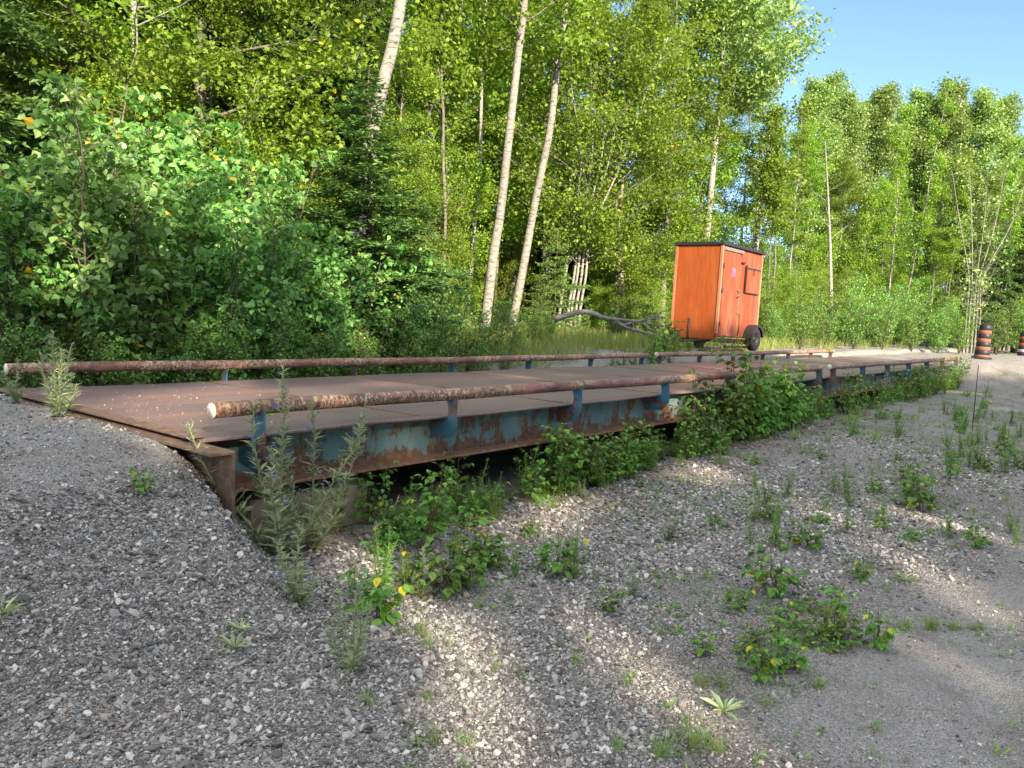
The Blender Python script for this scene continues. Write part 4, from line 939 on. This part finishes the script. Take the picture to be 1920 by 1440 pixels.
# ------------------------------------------------------------------ weeds
def weed(kind, seed, h=.5):
    """returns list of (part name, mesh)"""
    r_ = np.random.default_rng(seed); st = MB(); lf = MB(); fl = MB(); P = []; D = []; S = []; FP = []
    if kind == 'bugloss':
        ns = 5
        for s in range(ns):
            L = h*(1 if s == 0 else r_.uniform(.45, .95)); az = r_.uniform(0, 6.28); ln = .05 if s == 0 else r_.uniform(.2, 1.1)
            t = np.linspace(0, 1, 10)[:, None]; path = np.array([math.cos(az), math.sin(az), 0])*L*ln*(t-.35*t*t)+np.array([0, 0, 1])*L*(t*(1-.12*ln))+np.cumsum(r_.normal(0, .006, (10, 3)), 0)
            tube(st, path, np.linspace(.0065, .0025, 10), 5)
            m = int(140*L/.9)+16; u = r_.uniform(.06, 1, m); q = interp(path, u*.999); a = r_.uniform(0, 6.28, m); el = r_.uniform(.3, .9, m)
            d = np.stack([np.cos(a)*np.cos(el), np.sin(a)*np.cos(el), np.sin(el)], -1); P.append(q); D.append(d); S.append(.085*(1.1-u)**.5*r_.uniform(.6, 1.1, m)+.018)
            # side curls that carry the flowers
            for _ in range(int(19*L/.9)):
                u0 = r_.uniform(.35, .98); q0 = interp(path, np.array([u0*.999]))[0]; a0 = r_.uniform(0, 6.28); e = r_.uniform(.2, .7); l0 = .075*(1.15-u0)+.02
                dd = np.array([math.cos(a0)*math.cos(e), math.sin(a0)*math.cos(e), math.sin(e)]); tt = np.linspace(0, 1, 5)[:, None]
                pp = q0+dd*l0*tt+np.array([0, 0, .3])*l0*tt*tt; tube(st, pp, .0022, 4); m2 = 11; uu = r_.uniform(.2, 1, m2)
                P.append(interp(pp, uu*.999)); D.append(rdir(r_, m2)+np.array([0, 0, .6])); S.append(np.full(m2, .022)*r_.uniform(.7, 1.2, m2))
                if r_.random() < .22: FP.append(pp[-1])
        m = 16; a = r_.uniform(0, 6.28, m); P.append(np.zeros((m, 3))+[0, 0, .012]); D.append(np.stack([np.cos(a), np.sin(a), r_.uniform(.1, .5, m)], -1)); S.append(np.full(m, .13)*r_.uniform(.6, 1, m))
        leafk, ms, ml, mf = 'lance', 'weed_stem', 'weed_grey', 'blue_flower'
    elif kind == 'goldenrod':
        for s in range(4):
            L = h*(1 if s == 0 else r_.uniform(.5, .95)); az = r_.uniform(0, 6.28); t = np.linspace(0, 1, 10)[:, None]
            path = np.array([math.cos(az), math.sin(az), 0])*L*r_.uniform(.02, .35)*t**1.4+np.array([0, 0, 1])*L*t+np.array([math.cos(s*2.), math.sin(s*2.), 0])*.02*s
            tube(st, path, np.linspace(.004, .0015, 10), 5)
            m = int(95*L/.6)+8; u = r_.uniform(.05, 1, m)**.85; q = interp(path, u*.999); a = np.arange(m)*2.4; el = r_.uniform(.1, .8, m)
            P.append(q); D.append(np.stack([np.cos(a)*np.cos(el), np.sin(a)*np.cos(el), np.sin(el)], -1)); S.append(.085*(1.15-.75*u)*r_.uniform(.7, 1.1, m))
        leafk, ms, ml, mf = 'lance', 'stem', 'weed', 'yellow_flower'
    elif kind == 'aster':
        for s in range(9):
            L = h*r_.uniform(.6, 1); az = r_.uniform(0, 6.28); t = np.linspace(0, 1, 8)[:, None]; path = np.array([math.cos(az), math.sin(az), 0])*L*r_.uniform(.1, .45)*t+np.array([0, 0, 1])*L*t
            tube(st, path, np.linspace(.003, .0012, 8), 4); m = 34; u = r_.uniform(.1, .95, m); q = interp(path, u); P.append(q); D.append(rdir(r_, m)*[1, 1, .5]+[0, 0, .3]); S.append(.055*(1.1-.6*u))
            for _ in range(5): FP.append(path[-1]+r_.normal(0, .035, 3)*[1, 1, .6])
        leafk, ms, ml, mf = 'lance', 'stem', 'weed', 'white_flower'
    elif kind in ('popling', 'popling_big'):
        big = kind[-1] == 'g'
        for s in range(1 if not big else 4):
            L = h*(1 if s == 0 else r_.uniform(.6, .95)); az = r_.uniform(0, 6.28); t = np.linspace(0, 1, 9)[:, None]; path = np.array([math.cos(az), math.sin(az), 0])*L*r_.uniform(.03, .3)*t+np.array([0, 0, 1])*L*t+np.cumsum(r_.normal(0, .006, (9, 3)), 0)
            tube(st, path, np.linspace(.0045, .002, 9), 5)
            for k in range(int(15*L/.5)+4):
                u = .12+.88*(k+r_.random()*.5)/(int(15*L/.5)+4); q = interp(path, np.array([min(u, .999)]))[0]; a = k*2.4+r_.normal(0, .3); dd = np.array([math.cos(a), math.sin(a), .35]); l0 = .035+.03*r_.random()
                if big and r_.random() < .5: l0 = r_.uniform(.08, .2)
                tube(st, [q, q+dd*l0], .0012, 3, cap=False)
                mm = 1 if l0 < .07 else 5
                for z in range(mm):
                    P.append((q+dd*l0*(1 if mm == 1 else r_.uniform(.4, 1.05)))[None]); D.append((dd*.8+np.array([0, 0, -.75])+r_.normal(0, .35, 3))[None]); S.append(np.array([.062*r_.uniform(.6, 1.15)*(1.1-.35*u)]))
        leafk, ms, ml, mf = 'heart', 'stem_red', 'weed', 'yellow_flower'
    elif kind == 'grass':
        m = 46; a = r_.uniform(0, 6.28, m); P.append(r_.normal(0, .018, (m, 3))*[1, 1, 0]); D.append(np.stack([np.cos(a)*.5, np.sin(a)*.5, r_.uniform(.5, 1.6, m)], -1)); S.append(h*r_.uniform(.4, 1, m))
        tube(st, [(0, 0, 0), (.01, 0, h*.9), (.03, 0, h*1.15)], .0012, 3)
        leafk, ms, ml, mf = 'blade', 'dry', 'grass', 'yellow_flower'
    elif kind == 'rosette':
        m = 13; a = np.arange(m)*2.4+r_.normal(0, .2, m); P.append(np.zeros((m, 3))+[0, 0, .006]); D.append(np.stack([np.cos(a), np.sin(a), r_.uniform(.2, 1.1, m)], -1)); S.append(h*r_.uniform(.6, 1, m))
        tube(st, [(0, 0, -.01), (0, 0, .015)], .006, 5)
        leafk, ms, ml, mf = 'tongue', 'stem', 'weed_grey', 'blue_flower'
    P = np.concatenate(P); D = unit(np.concatenate(D)); S = np.concatenate(S); nn = unit(rdir(r_, len(P))*.35+np.array([0, 0, 1.]))
    leaves(lf, leafk, P, D, nn, S)
    out = [('stem', st.mesh('stem', M[ms if ms in M else 'stem'])), ('foliage', lf.mesh('foliage', M[ml]))]
    if len(FP) > 6:
        FP = np.array(FP); k = 5
        Pf = np.repeat(FP, k, 0); a = np.tile(np.arange(k)*1.2566, len(FP)); Df = np.stack([np.cos(a), np.sin(a), np.full(len(a), .45)], -1)
        leaves(fl, 'petal', Pf, Df, np.repeat([[0, 0, 1.]], len(Pf), 0)+.01*rdir(r_, len(Pf)), np.full(len(Pf), .014 if kind == 'bugloss' else .011)); out.append(('flower_heads', fl.mesh('flower_heads', M[mf])))
    return out
LEAF['blade'] = (np.array([(0, .012, 0), (0, -.012, 0), (.5, -.010, .04), (.5, .010, .04), (1, 0, -.06)]), [np.array([(0, 1, 2, 3)]), np.array([(3, 2, 4)])])
LEAF['tongue'] = (np.array([(0, 0, 0), (.4, .075, .03), (.75, .07, .0), (1, 0, -.12), (.75, -.07, .0), (.4, -.075, .03), (.5, 0, -.01)]), np.array([(0, 6, 2, 1), (6, 3, 2, 2), (0, 5, 4, 6), (6, 4, 3, 3)]))
LEAF['tongue'] = (LEAF['tongue'][0][:6], [np.array([(0, 2, 1), (0, 5, 4)]), np.array([(0, 4, 3), (0, 3, 2)])])
LEAF['petal'] = (np.array([(0, 0, 0), (.6, .35, .05), (1, 0, 0), (.6, -.35, .05)]), np.array([(0, 1, 2, 3)]))
M['weed_stem'] = plain('hairy_stem', (.20, .22, .13), .7)
NAMES = {'bugloss': 'blue_flowered_weed', 'goldenrod': 'narrow_leaved_weed', 'aster': 'white_flowered_weed', 'popling': 'poplar_seedling', 'popling_big': 'poplar_sapling', 'grass': 'grass_tuft', 'rosette': 'leaf_rosette'}
CATS = {'bugloss': 'weed', 'goldenrod': 'weed', 'aster': 'weed', 'popling': 'seedling', 'popling_big': 'sapling', 'grass': 'grass tuft', 'rosette': 'rosette plant'}
def wproto(key, kind, seed, h):
    r = empty(NAMES[kind], (0, 0, -1000)); tag(r, None, CATS[kind])
    for nm, me in weed(kind, seed, h): link(nm, me, r)
    PROTO[key] = r
for i, (h) in enumerate((.92, .6, .5)): wproto('bug%d' % i, 'bugloss', 600+i, h)
for i in range(3): wproto('gold%d' % i, 'goldenrod', 610+i, .5)
wproto('aster', 'aster', 620, .5)
for i in range(3): wproto('pop%d' % i, 'popling', 630+i, .32)
for i in range(3): wproto('bpop%d' % i, 'popling_big', 640+i, .62)
for i in range(2): wproto('grass%d' % i, 'grass', 650+i, .12)
wproto('ros', 'rosette', 660, .10)
rw = np.random.default_rng(91)
def wp(key, px, py, h_scale=1, label=None, group=None, z=-.72, rz=None, ymax=None, xmax=None):
    zz = z
    if xmax is not None:
        P = unp(px, py, z); P[0] = min(P[0], xmax); return place(key, P[0], P[1], rz, h_scale, label, group, z=max(z, G(P[0], P[1])), sink=.004)
    for _ in range(8):
        P = unp(px, py, zz); zz = .5*zz+.5*G(P[0], P[1])
    if ymax is not None and P[1] > ymax: P[1] = ymax-rw.uniform(0, .22)
    return place(key, P[0], P[1], rz, h_scale, label, group, sink=.004)
wp('bug0', 525, 1045, 1.22, 'tall bushy blue-flowered weed before the concrete block, largest of its kind', z=-.6)
wp('bug0', 585, 1030, 1.05, 'narrower blue-flowered weed just right of the largest one', z=-.6, rz=2)
wp('bug1', 147, 778, .95, 'pale spiky weed standing alone at the platform edge in front of the back rail', z=-.02, xmax=-.2)
wp('bug2', 95, 757, .6, 'wispy dry weed left of the pale spiky one beside the back rail end', z=-.02, xmax=-.2)
wp('bug1', 660, 1255, .62, 'slender hairy weed standing alone on the open gravel', z=-.7)
wp('bug2', 560, 1140, .8, 'thin upright weed below the largest blue-flowered one', z=-.65)
wp('bug2', 790, 1120, .5, 'small weed on the gravel right of the slender hairy one')
wp('gold0', 600, 985, 1.35, 'tall narrow-leaved weed with thin stems in front of the concrete block', z=-.7)
wp('gold1', 640, 1000, 1.1, 'narrow-leaved weed at the right corner of the concrete block', z=-.7)
wp('gold2', 470, 985, .9, 'narrow-leaved weed growing behind the end plate corner', z=-.7)
for k, px, py, s, lab in (('bpop0', 488, 960, 1.25, 'heart-leaved poplar sapling climbing past the first rail post'), ('pop0', 705, 1165, .9, 'poplar seedling with one big pale leaf below the concrete block'), ('pop1', 268, 940, .42, 'small bright seedling alone on the gravel mound'),
                          ('pop2', 905, 1060, .8, 'green seedling on the gravel right of the weed cluster'), ('pop0', 1045, 1080, .8, 'seedling with broad grey-green leaves on the open gravel'), ('pop1', 1140, 1148, .35, 'tiny seedling with a yellow leaf on open gravel'),
                          ('pop2', 1455, 1115, .95, 'upright seedling at the back of the low patch on the right'), ('pop1', 1725, 960, 1.0, 'large-leaved seedling standing alone at the right'), ('bpop1', 700, 985, .72, 'leafy poplar sapling right of the concrete block'),
                          ('bpop2', 800, 1030, .85, 'bright leafy sapling in front of the beam flange'), ('bpop0', 845, 960, .72, 'leafy sapling below the second rail post'), ('bpop1', 1385, 820, 1.95, 'tall poplar sapling rising above the front rail'),
                          ('bpop2', 1310, 830, 1.4, 'dense sapling left of the tall one over the front rail'), ('bpop0', 1455, 800, 1.15, 'sapling with a yellow leaf right of the tall one')):
    wp(k, px, py, s, lab)
# vegetation along the foot of the front beam
def band(n, keys, pxr, off, sc, label, group, z=-.72):
    for i in range(n):
        px = pxr[0]+(pxr[1]-pxr[0])*(i+rw.random())/n
        # foot line of the platform in the photo
        py = np.interp(px, [690, 900, 1100, 1300, 1500, 1700, 1800], [985, 915, 862, 812, 775, 735, 722])+rw.uniform(*off)
        wp(rw.choice(keys), px, py, rw.uniform(*sc), label, group, ymax=-.12)
PB = ['bpop0', 'bpop1', 'bpop2']; GB = ['gold0', 'gold1', 'gold2']
LP, LG_ = 'leafy poplar sapling in the tangle along the front beam', 'poplar saplings along the front beam'
WP_, WG_ = 'narrow-leaved green weed at the foot of the front beam', 'narrow-leaved weeds along the front beam'
band(14, PB, (935, 1110), (-4, 22), (.6, 1.0), LP, LG_); band(7, GB, (930, 1110), (0, 30), (.7, 1.1), WP_, WG_)
band(6, GB, (700, 920), (0, 40), (.5, .9), WP_, WG_); band(5, PB, (700, 900), (10, 50), (.35, .6), LP, LG_)
band(9, GB, (1110, 1240), (0, 30), (.4, .75), WP_, WG_); band(4, PB, (1130, 1230), (0, 26), (.4, .7), LP, LG_)
band(22, PB, (1240, 1500), (-8, 30), (.7, 1.25), LP, LG_); band(14, GB, (1240, 1500), (0, 36), (.6, 1.1), WP_, WG_)
band(6, PB, (1270, 1460), (0, 14), (1.35, 1.85), 'tall leafy sapling reaching up to the front rail', 'tall saplings at the front rail'); band(6, PB, (1590, 1700), (-8, 4), (1.0, 1.35), 'leafy sapling rising over the rail of the far half', 'saplings rising over the far rail')
band(6, GB, (1490, 1590), (0, 20), (.4, .7), WP_, WG_)
band(8, ['aster'], (1130, 1350), (0, 34), (.4, .7), 'weed with tiny white flowers near the middle of the front beam', 'white-flowered weeds before the middle of the beam')
band(12, ['aster'], (1610, 1700), (-10, 8), (.9, 1.3), 'white-flowered weed in the clump at the second rail', 'white-flowered weeds at the second rail')
band(36, ['bpop0', 'bpop1', 'gold0', 'gold1'], (1580, 1780), (-12, 20), (.55, 1.0), 'tall green weed hiding the far half of the front beam', 'tall weeds along the far front beam')
band(18, ['pop0', 'pop1', 'pop2'], (700, 1650), (10, 60), (.5, .9), 'poplar seedling at the edge of the weeds along the beam', 'poplar seedlings along the weeds')
band(60, ['grass0', 'grass1'], (700, 1850), (10, 80), (.8, 2.2), 'grass tuft at the edge of the weeds along the beam', 'grass tufts along the weeds')
# plants by the back rail at the joint
for px, d, s in ((1215, 13.6, 1.2), (1235, 13.9, 1.35), (1255, 14.2, 1.3), (1275, 14.8, 1.2), (1300, 15.4, 1.0), (1245, 16.2, 1.3), (1290, 16.8, 1.1), (1225, 17, 1.1), (1265, 17.5, 1.2)):
    x, y = on_px(px, d); place(rw.choice(['gold0', 'gold1', 'bpop1']), x, max(y, 3.4), None, s, 'green weed growing behind the joint of the back rail', 'weeds behind the joint of the back rail')
for i in range(12):
    wp(rw.choice(['pop0', 'pop1', 'pop2', 'gold2', 'gold1']), rw.uniform(640, 930), rw.uniform(960, 1140), rw.uniform(.4, .95), 'young green plant in the loose group right of the concrete block', 'young plants right of the concrete block')
for i in range(16):
    wp(rw.choice(['pop0', 'pop1', 'gold2', 'ros', 'bug2']), rw.uniform(900, 1500), rw.uniform(900, 1130), rw.uniform(.25, .5), 'small young plant on the open gravel in front of the beam weeds', 'small plants on the open gravel')
# low patch at lower right, and the scattered ones
for i in range(13):
    px, py = rw.normal(1490, 65), rw.normal(1185, 42); wp(rw.choice(['pop0', 'pop1', 'pop2']), px, py, rw.uniform(.35, .6), 'low heart-leaved seedling in the patch at the lower right', 'seedlings in the lower right patch')
for i in range(9):
    wp(rw.choice(['pop1', 'pop2', 'gold2']), rw.normal(1440, 65), rw.normal(1235, 22), rw.uniform(.22, .42), 'low seedling at the front of the lower right patch', 'seedlings at the front of the lower right patch')
for px, py, s, lab in ((440, 1215, .95, 'grey-green leaf rosette on the gravel mound, left of the slender weed'), (450, 1180, .7, 'smaller leaf rosette just behind the grey-green one'), (1358, 1335, 1.1, 'leaf rosette with long tongue leaves at the lower right'), (5, 1150, .9, 'leaf rosette cut by the left edge of the photo'), (1700, 1090, .9, 'leaf rosette among weeds at the right')):
    wp('ros', px, py, s, lab)
for px, py, s, lab in ((790, 1190, 1.1, 'dense low grass tuft on the open gravel'), (1350, 1290, 1.0, 'pale grass tuft beside the tongue-leaved rosette'), (1240, 1420, 1.2, 'long yellow grass at the bottom edge'), (1290, 1400, 1.5, 'tall thin grass stems near the bottom edge'), (1525, 1290, .9, 'low grass tuft right of the low patch')):
    wp('grass0', px, py, s, lab)
for i in range(90):
    px = rw.uniform(600, 1900); py = 880+560*rw.random()**1.3; py = min(py, 1180) if px > 1480 else py; wp(rw.choice(['grass0', 'grass1']), px, py, rw.uniform(.35, .9), 'small grass tuft scattered on the open gravel', 'small grass tufts on the gravel')
for i in range(60):
    px = rw.uniform(1400, 1910); py = rw.uniform(790, 1030); wp(rw.choice(['gold0', 'gold1', 'grass0', 'pop2']), px, py, rw.uniform(.3, .75), 'sparse green weed on the gravel slope at the right', 'sparse weeds on the right slope')
for i in range(55):
    px = rw.uniform(1770, 1930); py = rw.uniform(735, 900); kk = rw.choice(['gold0', 'gold1', 'grass0', 'grass1', 'pop0']); wp(kk, px, py, rw.uniform(.8, 1.5)*(1 if kk[:2] == 'gr' else .6), 'yellow-green weed on the gravel bank at the far right', 'weeds on the far right bank')

# seedlings and blades too many to count, in drifts
n = 15000; x = rw.uniform(-2.5, 20, n); y = rw.uniform(-6.5, .1, n)
keep = (vnoise(x, y, .9, 21)+.5*vnoise(x, y, 3, 22) > .80) & ((x > .5) | (y < -2)) & ~((x < -.2) & (y > -2.2))
keep &= ~((-y-.12*x > 2.75) & (x > .4) & (rw.random(n) < .85)); x, y = x[keep], y[keep]; n = len(x); k = 5; a = rw.uniform(0, 6.28, n*k)
P = np.stack([np.repeat(x, k), np.repeat(y, k), np.repeat(ground(x, y), k)+.002], -1)+rw.normal(0, .008, (n*k, 3))*[1, 1, .1]
mb = MB(); leaves(mb, 'lance', P, np.stack([np.cos(a), np.sin(a), rw.uniform(.2, 1.6, n*k)], -1), np.repeat([[0, 0, 1.]], n*k, 0)+.2*rdir(rw, n*k), np.repeat(rw.uniform(.02, .055, n), k))
o = mb.obj('ground_seedlings', M['cover']); tag(o, 'drifts of tiny green seedlings on the gravel', kind='stuff')
# grass between yard and wood
n = 42000; x = rw.uniform(6, 34, n); y = rw.uniform(3.5, 26, n); keep = (y > 5.4+vnoise(x, y, .5, 31)*2.2) | ((vnoise(x, y, .8, 33) > .55) & (y > 4.0)); x, y = x[keep], y[keep]; n = len(x); k = 4; a = rw.uniform(0, 6.28, n*k)
P = np.stack([np.repeat(x, k), np.repeat(y, k), np.repeat(ground(x, y), k)], -1)+rw.normal(0, .03, (n*k, 3))*[1, 1, 0]
mb = MB(); leaves(mb, 'blade', P, np.stack([np.cos(a)*.5, np.sin(a)*.5, rw.uniform(.6, 1.6, n*k)], -1), rdir(rw, n*k), np.repeat(rw.uniform(.15, .5, n), k))
o = mb.obj('rough_grass', M['dry_grass']); tag(o, 'rough yellow-green grass between the yard and the wood', kind='stuff')
# dead leaves lying under and before the beam
n = 2600; x = rw.uniform(.3, 12, n); y = -.75+.55*rw.normal(0, 1, n)*.6+rw.uniform(-.1, .9, n); keep = (y < 1.2); x, y = x[keep], y[keep]; n = len(x)
mb = MB(); leaves(mb, 'rhomb', np.stack([x, y, ground(x, y)+.008+rw.random(n)*.012], -1), rdir(rw, n)*[1, 1, .25], np.array([0, 0, 1.])+.5*rdir(rw, n), rw.uniform(.03, .06, n))
n = 260; x = rw.uniform(-2, 6, n); y = rw.uniform(-4, -.6, n)
leaves(mb, 'rhomb', np.stack([x, y, ground(x, y)+.012], -1), rdir(rw, n)*[1, 1, .2], np.array([0, 0, 1.])+.5*rdir(rw, n), rw.uniform(.012, .03, n))
o = mb.obj('leaf_litter', M['litter']); tag(o, 'brown and grey dead leaves lying along the foot of the front beam', kind='stuff')
for k in list(PROTO):
    if k not in USED:
        for c in list(PROTO[k].children): bpy.data.objects.remove(c)
        bpy.data.objects.remove(PROTO[k])
for o in bpy.data.objects:
    if '_used' in o: del o['_used']
print('objects', len(bpy.data.objects), 'stones', NST)
